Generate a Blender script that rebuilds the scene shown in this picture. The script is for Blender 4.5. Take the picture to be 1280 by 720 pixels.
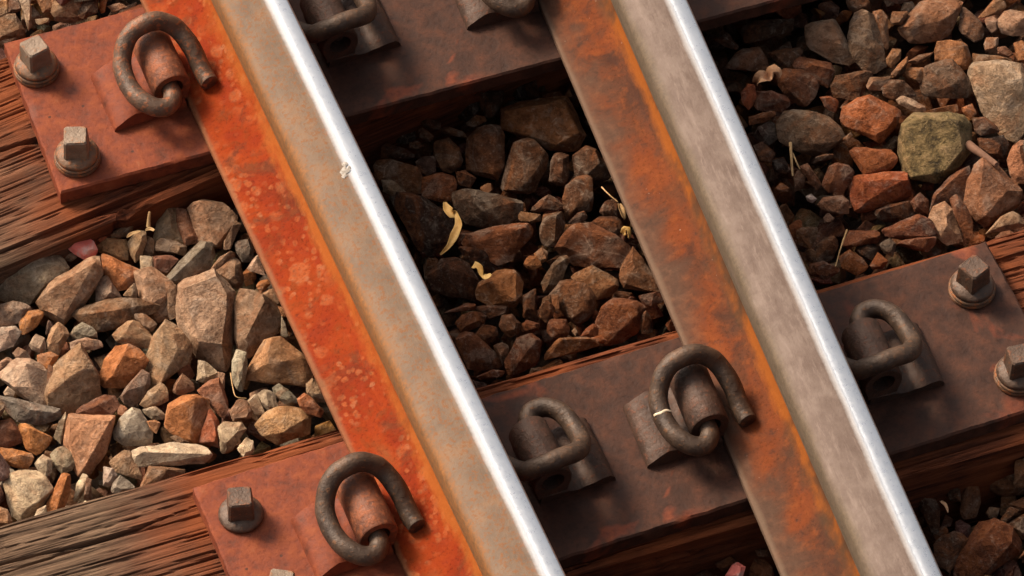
import bpy, bmesh, math, random
import numpy as np
from mathutils import Vector, Matrix, noise

# ---------------------------------------------------------------- clear, camera, light
for o in list(bpy.data.objects):
    bpy.data.objects.remove(o, do_unlink=True)
SC = bpy.context.scene
COL = SC.collection
R = math.radians

cam_data = bpy.data.cameras.new('camera')
cam = bpy.data.objects.new('camera', cam_data)
COL.objects.link(cam)
cam_data.sensor_width = 36.0
cam_data.lens = 197.477
cam_data.clip_start = 0.05
cam_data.clip_end = 500.0
cam.matrix_world = Matrix(((0.92847, 0.29698, -0.22305, -1.18881),
                           (-0.37136, 0.75264, -0.54372, -2.94628),
                           (0.00641, 0.58765, 0.80909, 4.88893),
                           (0, 0, 0, 1)))
SC.camera = cam

SUN_AZ = Vector((-0.54, 0.84))          # horizontal direction towards the sun
SUN_EL = R(42)
world = bpy.data.worlds.new('World')
SC.world = world
world.use_nodes = True
wn = world.node_tree.nodes
sky = wn.new('ShaderNodeTexSky')
sky.sky_type = 'NISHITA'
sky.sun_disc = False
sky.sun_elevation = SUN_EL
sky.sun_rotation = math.atan2(SUN_AZ.x, SUN_AZ.y)
sky.air_density = 1.0
sky.dust_density = 10.0
sky.ozone_density = 1.0
wn['Background'].inputs['Strength'].default_value = 0.125
haze_white = wn.new('ShaderNodeHueSaturation')       # thin high cloud: the blue is washed out
haze_white.inputs['Saturation'].default_value = 0.40
world.node_tree.links.new(sky.outputs['Color'], haze_white.inputs['Color'])
world.node_tree.links.new(haze_white.outputs['Color'], wn['Background'].inputs['Color'])

sun_data = bpy.data.lights.new('sun', 'SUN')
sun_data.energy = 3.7
sun_data.angle = R(16)
sun_data.color = (1.0, 0.80, 0.58)
sun = bpy.data.objects.new('sun', sun_data)
COL.objects.link(sun)
d = Vector((SUN_AZ.normalized().x * math.cos(SUN_EL), SUN_AZ.normalized().y * math.cos(SUN_EL), math.sin(SUN_EL)))
sun.rotation_euler = d.to_track_quat('Z', 'Y').to_euler()
sun.location = d * 8

SC.view_settings.view_transform = 'Standard'
SC.view_settings.look = 'None'
SC.view_settings.gamma = 1.0
SC.view_settings.use_curve_mapping = False
SC.view_settings.exposure = 0.42
SC.render.engine = 'CYCLES'

# ---------------------------------------------------------------- helpers
def tag(o, label=None, cat=None, group=None, kind=None):
    if label: o['label'] = label
    if cat: o['category'] = cat
    if group: o['group'] = group
    if kind: o['kind'] = kind
    return o

def empty(name, loc=(0, 0, 0), rz=0.0):
    e = bpy.data.objects.new(name, None)
    e.empty_display_size = 0.03
    e.location = loc
    e.rotation_euler = (0, 0, rz)
    COL.objects.link(e)
    return e

def link_mesh(name, me, mat, parent=None):
    o = bpy.data.objects.new(name, me)
    COL.objects.link(o)
    if mat is not None and len(me.materials) == 0:
        me.materials.append(mat)
    if parent is not None:
        o.parent = parent
    return o

def from_bm(name, bm, mat, parent=None, smooth=None):
    me = bpy.data.meshes.new(name)
    bmesh.ops.recalc_face_normals(bm, faces=bm.faces)
    bm.to_mesh(me)
    bm.free()
    if smooth is not None:
        me.shade_smooth()
        me.set_sharp_from_angle(angle=R(smooth))
    return link_mesh(name, me, mat, parent)

class NT:
    """small node-building helper"""
    def __init__(self, name):
        self.m = bpy.data.materials.new(name)
        self.m.use_nodes = True
        self.t = self.m.node_tree
        self.b = self.t.nodes['Principled BSDF']
    def n(self, typ, **kw):
        nd = self.t.nodes.new(typ)
        for k, v in kw.items():
            setattr(nd, k, v)
        return nd
    def l(self, a, b):
        self.t.links.new(a, b)
    def sock(self, s, v):
        if hasattr(v, 'is_output') or isinstance(v, bpy.types.NodeSocket):
            self.l(v, s)
        else:
            s.default_value = v
    def coord(self, scale=(1, 1, 1), kind='Object'):
        tc = self.n('ShaderNodeTexCoord')
        mp = self.n('ShaderNodeMapping')
        mp.inputs['Scale'].default_value = scale
        self.l(tc.outputs[kind], mp.inputs['Vector'])
        return mp.outputs['Vector']
    def noise(self, vec, scale, detail=4, rough=0.55, dist=0.0):
        nd = self.n('ShaderNodeTexNoise')
        nd.inputs['Scale'].default_value = scale
        nd.inputs['Detail'].default_value = detail
        nd.inputs['Roughness'].default_value = rough
        nd.inputs['Distortion'].default_value = dist
        self.l(vec, nd.inputs['Vector'])
        return nd.outputs['Fac']
    def voro(self, vec, scale, feature='F1', rnd=1.0):
        nd = self.n('ShaderNodeTexVoronoi', feature=feature)
        nd.inputs['Scale'].default_value = scale
        nd.inputs['Randomness'].default_value = rnd
        self.l(vec, nd.inputs['Vector'])
        return nd.outputs['Distance']
    def ramp(self, fac, stops, interp='LINEAR'):
        nd = self.n('ShaderNodeValToRGB')
        cr = nd.color_ramp
        cr.interpolation = interp
        while len(cr.elements) < len(stops):
            cr.elements.new(0.5)
        for e, (p, c) in zip(cr.elements, stops):
            e.position = p
            e.color = (c, c, c, 1) if isinstance(c, (int, float)) else (*c, 1)
        self.l(fac, nd.inputs['Fac'])
        return nd.outputs['Color']
    def math(self, op, a, b=None, c=None, clamp=False):
        nd = self.n('ShaderNodeMath', operation=op, use_clamp=clamp)
        for i, v in enumerate((a, b, c)):
            if v is not None:
                self.sock(nd.inputs[i], v)
        return nd.outputs[0]
    def mix(self, fac, a, b, mode='MIX'):
        nd = self.n('ShaderNodeMix', data_type='RGBA', blend_type=mode)
        self.sock(nd.inputs[0], fac)
        for s, v in ((nd.inputs[6], a), (nd.inputs[7], b)):
            if isinstance(v, tuple):
                s.default_value = (*v, 1) if len(v) == 3 else v
            else:
                self.l(v, s)
        return nd.outputs[2]
    def bump(self, h, strength, dist, normal=None):
        nd = self.n('ShaderNodeBump')
        nd.inputs['Strength'].default_value = strength
        nd.inputs['Distance'].default_value = dist
        self.l(h, nd.inputs['Height'])
        if normal is not None:
            self.l(normal, nd.inputs['Normal'])
        return nd.outputs['Normal']
    def done(self, color=None, rough=None, metal=None, normal=None, spec=None):
        for k, v in (('Base Color', color), ('Roughness', rough), ('Metallic', metal), ('Normal', normal), ('Specular IOR Level', spec)):
            if v is None: continue
            s = self.b.inputs[k]
            if isinstance(v, tuple): s.default_value = (*v, 1)
            else: self.sock(s, v)
        return self.m

def xyz(t, vec):
    nd = t.n('ShaderNodeSeparateXYZ')
    t.l(vec, nd.inputs[0])
    return nd.outputs

# ---------------------------------------------------------------- materials
def mat_stone():
    t = NT('ballast_rock')
    at = t.n('ShaderNodeAttribute', attribute_name='col')
    base = at.outputs['Color']
    v = t.coord(kind='Object')
    oi = t.n('ShaderNodeObjectInfo')
    add = t.n('ShaderNodeVectorMath', operation='ADD')
    sc = t.n('ShaderNodeVectorMath', operation='SCALE')
    cb = t.n('ShaderNodeCombineXYZ')
    for i in range(3): t.l(oi.outputs['Random'], cb.inputs[i])
    t.l(cb.outputs[0], sc.inputs[0]); sc.inputs['Scale'].default_value = 7.0
    t.l(v, add.inputs[0]); t.l(sc.outputs[0], add.inputs[1])
    v = add.outputs[0]
    n1 = t.noise(v, 48, 7, 0.70, 0.5)
    n2 = t.noise(v, 230, 6, 0.72)
    n3 = t.noise(v, 24, 4, 0.6, 1.4)
    n4 = t.noise(v, 95, 6, 0.7, 0.3)
    c = t.mix(t.ramp(n1, [(0.36, 0.0), (0.64, 1.0)]), t.mix(1.0, base, (0.60, 0.55, 0.52), 'MULTIPLY'), t.mix(1.0, base, (1.34, 1.30, 1.26), 'MULTIPLY'))
    rust = t.mix(0.62, base, (0.27, 0.085, 0.024))
    c = t.mix(t.ramp(n3, [(0.50, 0.0), (0.62, 0.55)]), c, rust)
    grey = t.mix(0.6, base, (0.20, 0.165, 0.13))
    c = t.mix(t.ramp(n3, [(0.36, 0.6), (0.46, 0.0)]), c, grey)
    pale = t.mix(0.5, t.mix(1.0, base, (1.5, 1.5, 1.5), 'MULTIPLY'), (0.42, 0.33, 0.25))
    vein = t.voro(v, 21, 'DISTANCE_TO_EDGE')
    c = t.mix(t.math('MULTIPLY', t.ramp(vein, [(0.0, 0.6), (0.022, 0.0)]), t.ramp(n3, [(0.40, 1.0), (0.5, 0.0)])), c, pale)
    c = t.mix(t.ramp(n4, [(0.34, 0.75), (0.48, 0.0)]), c, t.mix(1.0, base, (0.42, 0.37, 0.35), 'MULTIPLY'))
    c = t.mix(t.ramp(n4, [(0.56, 0.0), (0.70, 0.55)]), c, pale)
    c = t.mix(t.ramp(n2, [(0.36, 0.7), (0.47, 0.0)]), c, t.mix(1.0, base, (0.40, 0.36, 0.34), 'MULTIPLY'))
    c = t.mix(t.ramp(n2, [(0.57, 0.0), (0.70, 0.5)]), c, pale)
    h = t.math('ADD', t.math('MULTIPLY', n1, 1.0), t.math('ADD', t.math('MULTIPLY', n4, 0.7), t.math('MULTIPLY', n2, 0.45)))
    nm = t.bump(h, 1.0, 0.0055)
    return t.done(c, t.ramp(n2, [(0.3, 0.80), (0.7, 0.97)]), 0.0, nm, 0.10)

def mat_lichen():
    t = NT('lichen_rock')
    v = t.coord(kind='Object')
    n1 = t.noise(v, 60, 6, 0.7, 0.3); n2 = t.noise(v, 190, 5, 0.7); n3 = t.noise(v, 30, 3)
    c = t.ramp(n1, [(0.36, (0.040, 0.031, 0.020)), (0.46, (0.125, 0.096, 0.050)), (0.55, (0.20, 0.150, 0.080)), (0.66, (0.34, 0.245, 0.145))])
    c = t.mix(t.ramp(n2, [(0.58, 0.0), (0.75, 0.7)]), c, (0.38, 0.30, 0.20))
    c = t.mix(t.ramp(n2, [(0.28, 0.7), (0.42, 0.0)]), c, (0.05, 0.05, 0.04))
    c = t.mix(t.ramp(n3, [(0.5, 0.0), (0.65, 0.5)]), c, (0.17, 0.13, 0.085))
    c = t.mix(1.0, c, (1.05, 0.92, 0.74), 'MULTIPLY')
    nm = t.bump(t.math('ADD', n1, t.math('MULTIPLY', n2, 0.6)), 1.0, 0.008)
    return t.done(c, 0.9, 0.0, nm, 0.2)

def mat_pink():
    t = NT('pink_pebble')
    v = t.coord(kind='Object')
    n1 = t.noise(v, 55, 4, 0.6)
    c = t.ramp(n1, [(0.50, (0.66, 0.15, 0.11)), (0.60, (0.60, 0.25, 0.20)), (0.70, (0.50, 0.38, 0.33))])
    return t.done(c, 0.7, 0.0, t.bump(t.noise(v, 160, 4), 0.7, 0.003))

def mat_foot(name, vivid):
    """rusty rail foot: vivid red-orange with lichen-like pale spots, or brown"""
    t = NT(name)
    v = t.coord()
    n1 = t.noise(v, 16, 5, 0.6, 0.5)
    n2 = t.noise(v, 75, 6, 0.65)
    n3 = t.noise(v, 260, 4, 0.6)
    if vivid:
        c = t.ramp(n1, [(0.28, (0.255, 0.050, 0.014)), (0.46, (0.40, 0.062, 0.012)), (0.58, (0.47, 0.088, 0.014)), (0.76, (0.40, 0.135, 0.035))])
        c = t.mix(t.ramp(n2, [(0.54, 0.0), (0.68, 0.65)]), c, (0.30, 0.10, 0.03))
        # round pale orange blisters, in clusters
        wv = t.n('ShaderNodeVectorMath', operation='ADD')
        nn = t.n('ShaderNodeTexNoise'); nn.inputs['Scale'].default_value = 90; t.l(v, nn.inputs['Vector'])
        sc = t.n('ShaderNodeVectorMath', operation='SCALE'); sc.inputs['Scale'].default_value = 0.007
        t.l(nn.outputs['Color'], sc.inputs[0]); t.l(v, wv.inputs[0]); t.l(sc.outputs[0], wv.inputs[1])
        vd = t.voro(wv.outputs[0], 46); vd2 = t.voro(wv.outputs[0], 105)
        cl = t.noise(v, 9, 2, 0.5); cl2 = t.noise(v, 24, 2)
        m1 = t.math('MULTIPLY', t.ramp(vd, [(0.30, 1.0), (0.42, 0.0)]), t.ramp(cl, [(0.44, 0.0), (0.54, 0.75)]))
        m2 = t.math('MULTIPLY', t.ramp(vd2, [(0.28, 1.0), (0.42, 0.0)]), t.ramp(cl2, [(0.44, 0.0), (0.56, 0.75)]))
        spot = t.ramp(n2, [(0.35, (0.36, 0.19, 0.08)), (0.5, (0.62, 0.19, 0.05)), (0.65, (0.60, 0.30, 0.14))])
        c = t.mix(m2, c, spot)
        c = t.mix(m1, c, spot)
        # one large worn ochre patch
        big = t.noise(v, 5.0, 2, 0.5)
        c = t.mix(t.ramp(big, [(0.60, 0.0), (0.66, 0.6)]), c, t.ramp(n2, [(0.35, (0.40, 0.14, 0.03)), (0.65, (0.55, 0.24, 0.06))]))
    else:
        c = t.ramp(n1, [(0.26, (0.125, 0.062, 0.036)), (0.44, (0.175, 0.072, 0.034)), (0.56, (0.26, 0.080, 0.026)), (0.74, (0.33, 0.105, 0.030))])
        c = t.mix(t.ramp(n2, [(0.52, 0.0), (0.66, 0.6)]), c, (0.36, 0.125, 0.04))
        c = t.mix(t.ramp(n2, [(0.30, 0.7), (0.42, 0.0)]), c, (0.085, 0.045, 0.030))
        vd2 = t.voro(v, 85)
        c = t.mix(t.math('MULTIPLY', t.ramp(vd2, [(0.04, 1.0), (0.09, 0.0)]), t.ramp(n1, [(0.5, 0.0), (0.52, 1.0)])), c, (0.45, 0.36, 0.28))
    c = t.mix(t.ramp(n3, [(0.34, 0.55), (0.47, 0.0)]), c, t.mix(1.0, c, (0.50, 0.45, 0.42), 'MULTIPLY'))
    c = t.mix(t.ramp(n3, [(0.58, 0.0), (0.72, 0.35)]), c, t.mix(1.0, c, (1.35, 1.4, 1.35), 'MULTIPLY'))
    n5 = t.noise(v, 15, 6, 0.66, 0.9)
    c = t.mix(t.ramp(n5, [(0.34, 0.85), (0.46, 0.0)]), c, t.mix(t.ramp(n2, [(0.4, 0.0), (0.6, 1.0)]), (0.15, 0.048, 0.020), (0.26, 0.105, 0.042)) if vivid else (0.085, 0.045, 0.030))
    c = t.mix(1.0, c, (0.49, 0.365, 0.37) if vivid else (0.54, 0.45, 0.45), 'MULTIPLY')
    if not vivid:      # greasy brown towards the toe of the foot, rust towards the web
        xx = t.math('ADD', xyz(t, t.coord())[0], t.math('MULTIPLY', t.math('SUBTRACT', n1, 0.5), 0.07))
        c = t.mix(t.ramp(t.math('MULTIPLY', xx, -1.0), [(0.040, 0.0), (0.066, 0.75)]), c, t.ramp(n2, [(0.35, (0.060, 0.034, 0.023)), (0.65, (0.105, 0.060, 0.040))]))
    # worn edge at the toe of the foot
    X = xyz(t, t.coord())[0]
    ed = t.math('ADD', X, t.math('MULTIPLY', t.math('SUBTRACT', n1, 0.5), 0.010))
    c = t.mix(t.ramp(t.math('MULTIPLY', ed, -1.0), [(0.0700, 0.0), (0.0745, 0.65)]), c, (0.20, 0.10, 0.05) if vivid else (0.16, 0.105, 0.072))
    # fresh ochre line where the web meets the head, patchy along the rail
    Zc = xyz(t, t.coord())[2]
    nl = t.noise(t.coord((1, 0.4, 1)), 70, 5, 0.65); np_ = t.noise(v, 11, 4, 0.6)
    e = t.math('ADD', Zc, t.math('MULTIPLY', t.math('SUBTRACT', nl, 0.5), 0.022))
    m = t.math('MULTIPLY', t.ramp(e, [(0.0275, 0.0), (0.0355, 0.85), (0.060, 0.9)] if vivid else [(0.0310, 0.0), (0.0390, 0.9), (0.060, 0.9)]), t.ramp(np_, [(0.36, 0.25 if vivid else 0.0), (0.50, 0.95)]))
    c = t.mix(m, c, (0.31, 0.088, 0.016) if vivid else (0.27, 0.078, 0.013))
    if not vivid:
        c = t.mix(t.math('MULTIPLY', t.ramp(e, [(0.026, 0.0), (0.034, 0.8)]), t.ramp(np_, [(0.40, 0.9), (0.52, 0.0)])), c, (0.060, 0.036, 0.020))
    h = t.math('ADD', t.math('MULTIPLY', n2, 0.9), t.math('MULTIPLY', n3, 0.35))
    nm = t.bump(h, 0.55, 0.0022)
    return t.done(c, t.ramp(n2, [(0.3, 0.75), (0.7, 0.95)]), 0.0, nm, 0.10)

def mat_head(name, rusty, border, tone):
    t = NT(name)
    v = t.coord()
    X = xyz(t, v)[0]
    n1 = t.noise(v, 30, 5, 0.62)
    n2 = t.noise(v, 220, 6, 0.68)
    ns = t.noise(t.coord((1.0, 0.20, 1.0)), 150, 6, 0.72, 0.25)
    nl = t.noise(t.coord((0.6, 0.22, 1.0)), 55, 3, 0.5)
    c = t.ramp(n1, [(0.30, tone[0]), (0.48, tone[1]), (0.64, tone[2])])
    if rusty:
        c = t.mix(t.ramp(n2, [(0.50, 0.0), (0.62, 0.75)]), c, (0.24, 0.105, 0.042))
        c = t.mix(t.ramp(n1, [(0.56, 0.0), (0.68, 0.45)]), c, (0.26, 0.14, 0.07))
    else:
        c = t.mix(t.ramp(ns, [(0.52, 0.0), (0.68, 0.50)]), c, (0.31, 0.262, 0.232))
        c = t.mix(t.ramp(ns, [(0.32, 0.5), (0.45, 0.0)]), c, (0.115, 0.083, 0.066))
    c = t.mix(1.0, c, (0.88, 0.78, 0.70) if rusty else (0.84, 0.74, 0.69), 'MULTIPLY')
    # rust creeping over the field side corner
    e = t.math('ADD', X, t.math('MULTIPLY', t.math('SUBTRACT', nl, 0.5), 0.014))
    lo = t.ramp(t.math('MULTIPLY', e, -1.0), [(0.0265, 0.0), (0.0345, 0.85)])
    c = t.mix(lo, c, t.ramp(n2, [(0.35, (0.14, 0.07, 0.03)), (0.55, (0.24, 0.10, 0.034)), (0.7, (0.30, 0.13, 0.045))]) if rusty else t.ramp(n2, [(0.35, (0.085, 0.062, 0.040)), (0.6, (0.14, 0.10, 0.064))]))
    # polished running band
    e2 = t.math('ADD', X, t.math('MULTIPLY', t.math('SUBTRACT', n2, 0.5), 0.0030))
    e2 = t.math('ADD', e2, t.math('MULTIPLY', t.math('SUBTRACT', nl, 0.5), 0.004))
    band = t.ramp(e2, [(border - 0.0030, 0.0), (border + 0.0030, 1.0)])
    # below the gauge corner the face is dull again
    Z = xyz(t, v)[2]
    band = t.math('MULTIPLY', band, t.ramp(Z, [(0.148, 0.0), (0.152, 1.0)]))
    steel = t.ramp(ns, [(0.3, (0.78, 0.77, 0.76)), (0.7, (0.88, 0.87, 0.86))])
    c = t.mix(band, c, steel)
    rg = t.math('ADD', t.math('MULTIPLY', band, -0.33), t.ramp(n2, [(0.3, 0.58), (0.7, 0.72)]))
    h = t.math('ADD', n2, t.math('MULTIPLY', ns, 0.7))
    h = t.math('MULTIPLY', h, t.math('SUBTRACT', 1.0, t.math('MULTIPLY', band, 0.985)))
    nm = t.bump(h, 0.5, 0.0014)
    return t.done(c, rg, band, nm, 0.14)

def mat_plate():
    t = NT('rusted_base_plate')
    v = t.coord()
    X = xyz(t, v)[0]
    n1 = t.noise(v, 9, 4, 0.6, 0.6); n2 = t.noise(v, 48, 6, 0.65); n3 = t.noise(v, 220, 4)
    red = t.ramp(n2, [(0.30, (0.135, 0.048, 0.030)), (0.48, (0.235, 0.066, 0.034)), (0.62, (0.305, 0.090, 0.040)), (0.75, (0.33, 0.135, 0.075))])
    brown = t.ramp(n2, [(0.30, (0.044, 0.024, 0.018)), (0.5, (0.076, 0.039, 0.028)), (0.70, (0.125, 0.058, 0.038))])  # brown rust and grease, darkened further for the shade between the rails
    w = t.math('ADD', X, t.math('MULTIPLY', t.math('SUBTRACT', n1, 0.5), 0.14))
    f = t.ramp(t.math('ADD', w, 0.5), [(0.46, 0.0), (0.545, 1.0)])
    c = t.mix(f, red, brown)
    # red patches left in the brown zone
    c = t.mix(t.ramp(t.noise(v, 14, 3, 0.5, 0.8), [(0.63, 0.0), (0.70, 0.7)]), c, red)
    c = t.mix(t.ramp(t.voro(v, 42), [(0.05, 0.8), (0.09, 0.0)]), c, (0.06, 0.035, 0.028))
    c = t.mix(t.ramp(n3, [(0.34, 0.45), (0.46, 0.0)]), c, t.mix(1.0, c, (0.55, 0.5, 0.5), 'MULTIPLY'))
    c = t.mix(1.0, c, (0.70, 0.60, 0.54), 'MULTIPLY')
    h = t.math('ADD', t.math('MULTIPLY', n2, 1.0), t.math('MULTIPLY', n3, 0.3))
    return t.done(c, t.ramp(n2, [(0.3, 0.55), (0.7, 0.80)]), 0.0, t.bump(h, 0.6, 0.0026), 0.16)

def mat_iron(name, a, b, rust, amount, rough=0.46):
    t = NT(name)
    v = t.coord()
    n1 = t.noise(v, 45, 5, 0.6); n2 = t.noise(v, 160, 5, 0.65)
    c = t.ramp(n1, [(0.35, a), (0.65, b)])
    c = t.mix(t.ramp(n2, [(0.62 - amount * 0.2, 0.0), (0.72 - amount * 0.2, 0.85)]), c, rust)
    c = t.mix(t.ramp(n1, [(0.58, 0.0), (0.70, 0.6 * amount + 0.15)]), c, rust)
    c = t.mix(1.0, c, (0.78, 0.74, 0.70), 'MULTIPLY')
    return t.done(c, t.ramp(n2, [(0.3, rough - 0.06), (0.7, rough + 0.2)]), 0.25, t.bump(t.math('ADD', n1, n2), 0.6, 0.0022), 0.35)

def mat_wood():
    t = NT('weathered_sleeper_wood')
    vo = t.coord()
    X = xyz(t, vo)[0]
    vg = t.coord((0.045, 1.0, 1.0))
    g1 = t.noise(vg, 190, 8, 0.76, 0.06); g2 = t.noise(vg, 520, 4, 0.6); n1 = t.noise(vo, 7, 4, 0.6)
    red = t.ramp(g1, [(0.32, (0.022, 0.010, 0.007)), (0.45, (0.090, 0.030, 0.016)), (0.56, (0.165, 0.052, 0.024)), (0.68, (0.24, 0.088, 0.042))])
    grey = t.ramp(g1, [(0.32, (0.030, 0.020, 0.014)), (0.45, (0.120, 0.077, 0.050)), (0.56, (0.20, 0.130, 0.083)), (0.68, (0.30, 0.205, 0.135))])
    w = t.math('ADD', X, t.math('MULTIPLY', t.math('SUBTRACT', n1, 0.5), 0.22))
    c = t.mix(t.ramp(t.math('MULTIPLY', w, -1.0), [(0.245, 0.0), (0.36, 1.0)]), red, grey)
    c = t.mix(t.ramp(g2, [(0.35, 0.5), (0.47, 0.0)]), c, t.mix(1.0, c, (0.5, 0.46, 0.44), 'MULTIPLY'))
    # iron stain either side of the plates
    st = t.math('ABSOLUTE', t.math('SUBTRACT', X, 0.2))
    c = t.mix(t.math('MULTIPLY', t.ramp(st, [(0.46, 0.5), (0.54, 0.0)]), t.ramp(n1, [(0.42, 0.0), (0.6, 1.0)])), c, (0.36, 0.105, 0.035))
    c = t.mix(1.0, c, (0.72, 0.68, 0.66), 'MULTIPLY')
    h = t.math('ADD', g1, t.math('MULTIPLY', g2, 0.5))
    return t.done(c, 0.86, 0.0, t.bump(h, 0.8, 0.0018), 0.08)

def mat_plain(name, c1, c2, scale=80, rough=0.8, bump=0.002):
    t = NT(name)
    v = t.coord()
    n1 = t.noise(v, scale, 5, 0.65)
    return t.done(t.ramp(n1, [(0.35, c1), (0.65, c2)]), rough, 0.0, t.bump(n1, 0.6, bump), 0.3)

M_ROCK = mat_stone(); M_LICHEN = mat_lichen(); M_PINK = mat_pink()
M_FOOT_A = mat_foot('vivid_orange_rust', True); M_FOOT_B = mat_foot('brown_rust', False)
M_HEAD_A = mat_head('rusty_rail_head', True, 0.0105, ((0.15, 0.115, 0.088), (0.185, 0.14, 0.105), (0.22, 0.16, 0.115)))
M_HEAD_B = mat_head('grey_rail_head', False, 0.0125, ((0.14, 0.108, 0.092), (0.175, 0.14, 0.12), (0.215, 0.178, 0.155)))
M_PLATE = mat_plate()
M_CLIP = mat_iron('dark_spring_steel', (0.052, 0.034, 0.025), (0.112, 0.074, 0.052), (0.20, 0.095, 0.045), 0.25)
M_CLIP_R = mat_iron('rust_spotted_spring_steel', (0.085, 0.055, 0.040), (0.17, 0.108, 0.075), (0.34, 0.12, 0.05), 0.5)
M_SHOULDER = mat_iron('dark_cast_iron', (0.055, 0.032, 0.023), (0.095, 0.052, 0.036), (0.16, 0.062, 0.034), 0.3, 0.55)
M_SHOULDER_R = mat_iron('rusty_cast_iron', (0.15, 0.062, 0.038), (0.22, 0.082, 0.044), (0.32, 0.105, 0.045), 0.7, 0.55)
M_BOLT = mat_iron('brown_bolt_steel', (0.080, 0.052, 0.038), (0.155, 0.100, 0.072), (0.24, 0.095, 0.045), 0.35, 0.42)
M_BOLT_P = mat_iron('worn_pale_bolt_steel', (0.20, 0.145, 0.105), (0.33, 0.255, 0.195), (0.36, 0.15, 0.06), 0.25, 0.45)
M_WASHER = mat_iron('rusty_washer_steel', (0.14, 0.080, 0.050), (0.24, 0.145, 0.090), (0.38, 0.14, 0.05), 0.6, 0.5)
M_SCRATCH = mat_plain('bare_scratched_metal', (0.55, 0.42, 0.28), (0.75, 0.62, 0.45), 300, 0.5, 0.001)
M_WOOD = mat_wood()
M_LEAF = mat_plain('yellow_leaf', (0.42, 0.21, 0.045), (0.62, 0.40, 0.14), 60, 0.6, 0.001)
M_DRY = mat_plain('dry_brown_leaf', (0.36, 0.17, 0.075), (0.62, 0.36, 0.20), 70, 0.75, 0.002)
M_STRAW = mat_plain('dry_straw', (0.30, 0.17, 0.07), (0.50, 0.32, 0.15), 70, 0.8, 0.001)
M_STICK = mat_plain('wood_splinter', (0.10, 0.048, 0.028), (0.19, 0.095, 0.058), 70, 0.85, 0.002)
M_GROUND = mat_plain('dark_fines', (0.035, 0.022, 0.016), (0.085, 0.055, 0.038), 140, 0.95, 0.004)

# ---------------------------------------------------------------- setting: ground
bm = bmesh.new()
s = 60.0
vs = [bm.verts.new(p) for p in ((-s, -s, 0), (s, -s, 0), (s, s, 0), (-s, s, 0))]
bm.faces.new(vs)
g = from_bm('ground', bm, M_GROUND)
g.location.z = -0.19
tag(g, kind='structure')

# ---------------------------------------------------------------- rails
HH = 0.163
def profile():
    """half profile outline from the toe of the foot upwards (x >= 0 side), returned per part"""
    foot = [(0.0, 0.0), (0.0734, 0.0), (0.0759, 0.0015), (0.0766, 0.005), (0.0760, 0.0092), (0.0739, 0.0112), (0.057, 0.0150), (0.039, 0.0200), (0.030, 0.0240)]
    web = [(0.030, 0.0240), (0.020, 0.0300), (0.0135, 0.0385), (0.0100, 0.0500), (0.0085, 0.0700), (0.0085, 0.1070), (0.0105, 0.1190), (0.0165, 0.1275)]
    head = [(0.0165, 0.1275), (0.0250, 0.1315), (0.0320, 0.1345), (0.0346, 0.1365), (0.0356, 0.1400), (0.0354, 0.1530), (0.0350, 0.1600), (0.0338, 0.1658), (0.0312, 0.1702), (0.0272, 0.1730), (0.0210, 0.1747), (0.0120, 0.1756), (0.0, 0.1760)]
    return foot, web, head

def worn(pts):
    """wear the gauge corner (x > 0) of the head down to a broad round"""
    out = []
    for x, z in pts:
        if x > 0.016 and z > 0.150:
            a = min(1.0, (x - 0.016) / 0.0193)
            z = min(z + 0.0045, 0.1757 - 0.0035 * a ** 2)
        out.append((x, z))
    return out

def sweep(name, pts, y0, y1, n, mat, parent, smooth):
    bm = bmesh.new()
    rows = []
    for i in range(n + 1):
        y = y0 + (y1 - y0) * i / n
        rows.append([bm.verts.new((x, y, z)) for x, z in pts])
    for a, b in zip(rows, rows[1:]):
        for j in range(len(pts)):
            k = (j + 1) % len(pts)
            bm.faces.new((a[j], a[k], b[k], b[j]))
    bm.faces.new(rows[0]); bm.faces.new(list(reversed(rows[-1])))
    return from_bm(name, bm, mat, parent, smooth)

def closed(half):
    """mirror a half outline (right side, bottom to top) into a closed loop"""
    right = half
    left = [(-x, z) for x, z in reversed(half)]
    out = []
    for p in right + left:
        if not out or (abs(p[0] - out[-1][0]) + abs(p[1] - out[-1][1])) > 1e-6:
            out.append(p)
    if abs(out[0][0] - out[-1][0]) + abs(out[0][1] - out[-1][1]) < 1e-6:
        out.pop()
    return out

def make_rail(loc, rz, mf, mw, mh, label):
    r = empty('steel_rail', loc, rz)
    tag(r, label, 'rail', 'steel rails')
    foot, web, head = profile()
    sweep('foot', closed(foot), -1.3, 2.3, 24, mf, r, 32)
    sweep('web', closed([(x, z - 0.0004 if i == 0 else z) for i, (x, z) in enumerate(web)]), -1.3, 2.3, 24, mw, r, 50)
    hp = head[:6] + [(0.0353, 0.161), (0.0347, 0.1650), (0.0335, 0.1680), (0.0315, 0.1702), (0.0290, 0.1718), (0.026, 0.1729), (0.023, 0.1735), (0.020, 0.1745), (0.017, 0.175), (0.014, 0.1754), (0.010, 0.1757), (0.0, 0.1760)]
    sweep('head', worn(closed(hp)), -1.3, 2.3, 24, mh, r, 50)
    return r
B_SLOPE = 0.0638
RAILS = [make_rail((-0.0046, 0, 0.0006), 0.0, M_FOOT_A, M_FOOT_A, M_HEAD_A, 'left rail with vivid orange spotted foot and polished running band')]
make_rail((0.3630, 0, 0.0006), -math.atan(B_SLOPE), M_FOOT_B, M_FOOT_B, M_HEAD_B, 'right rail with brown rusted foot and grey scratched head')

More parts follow.
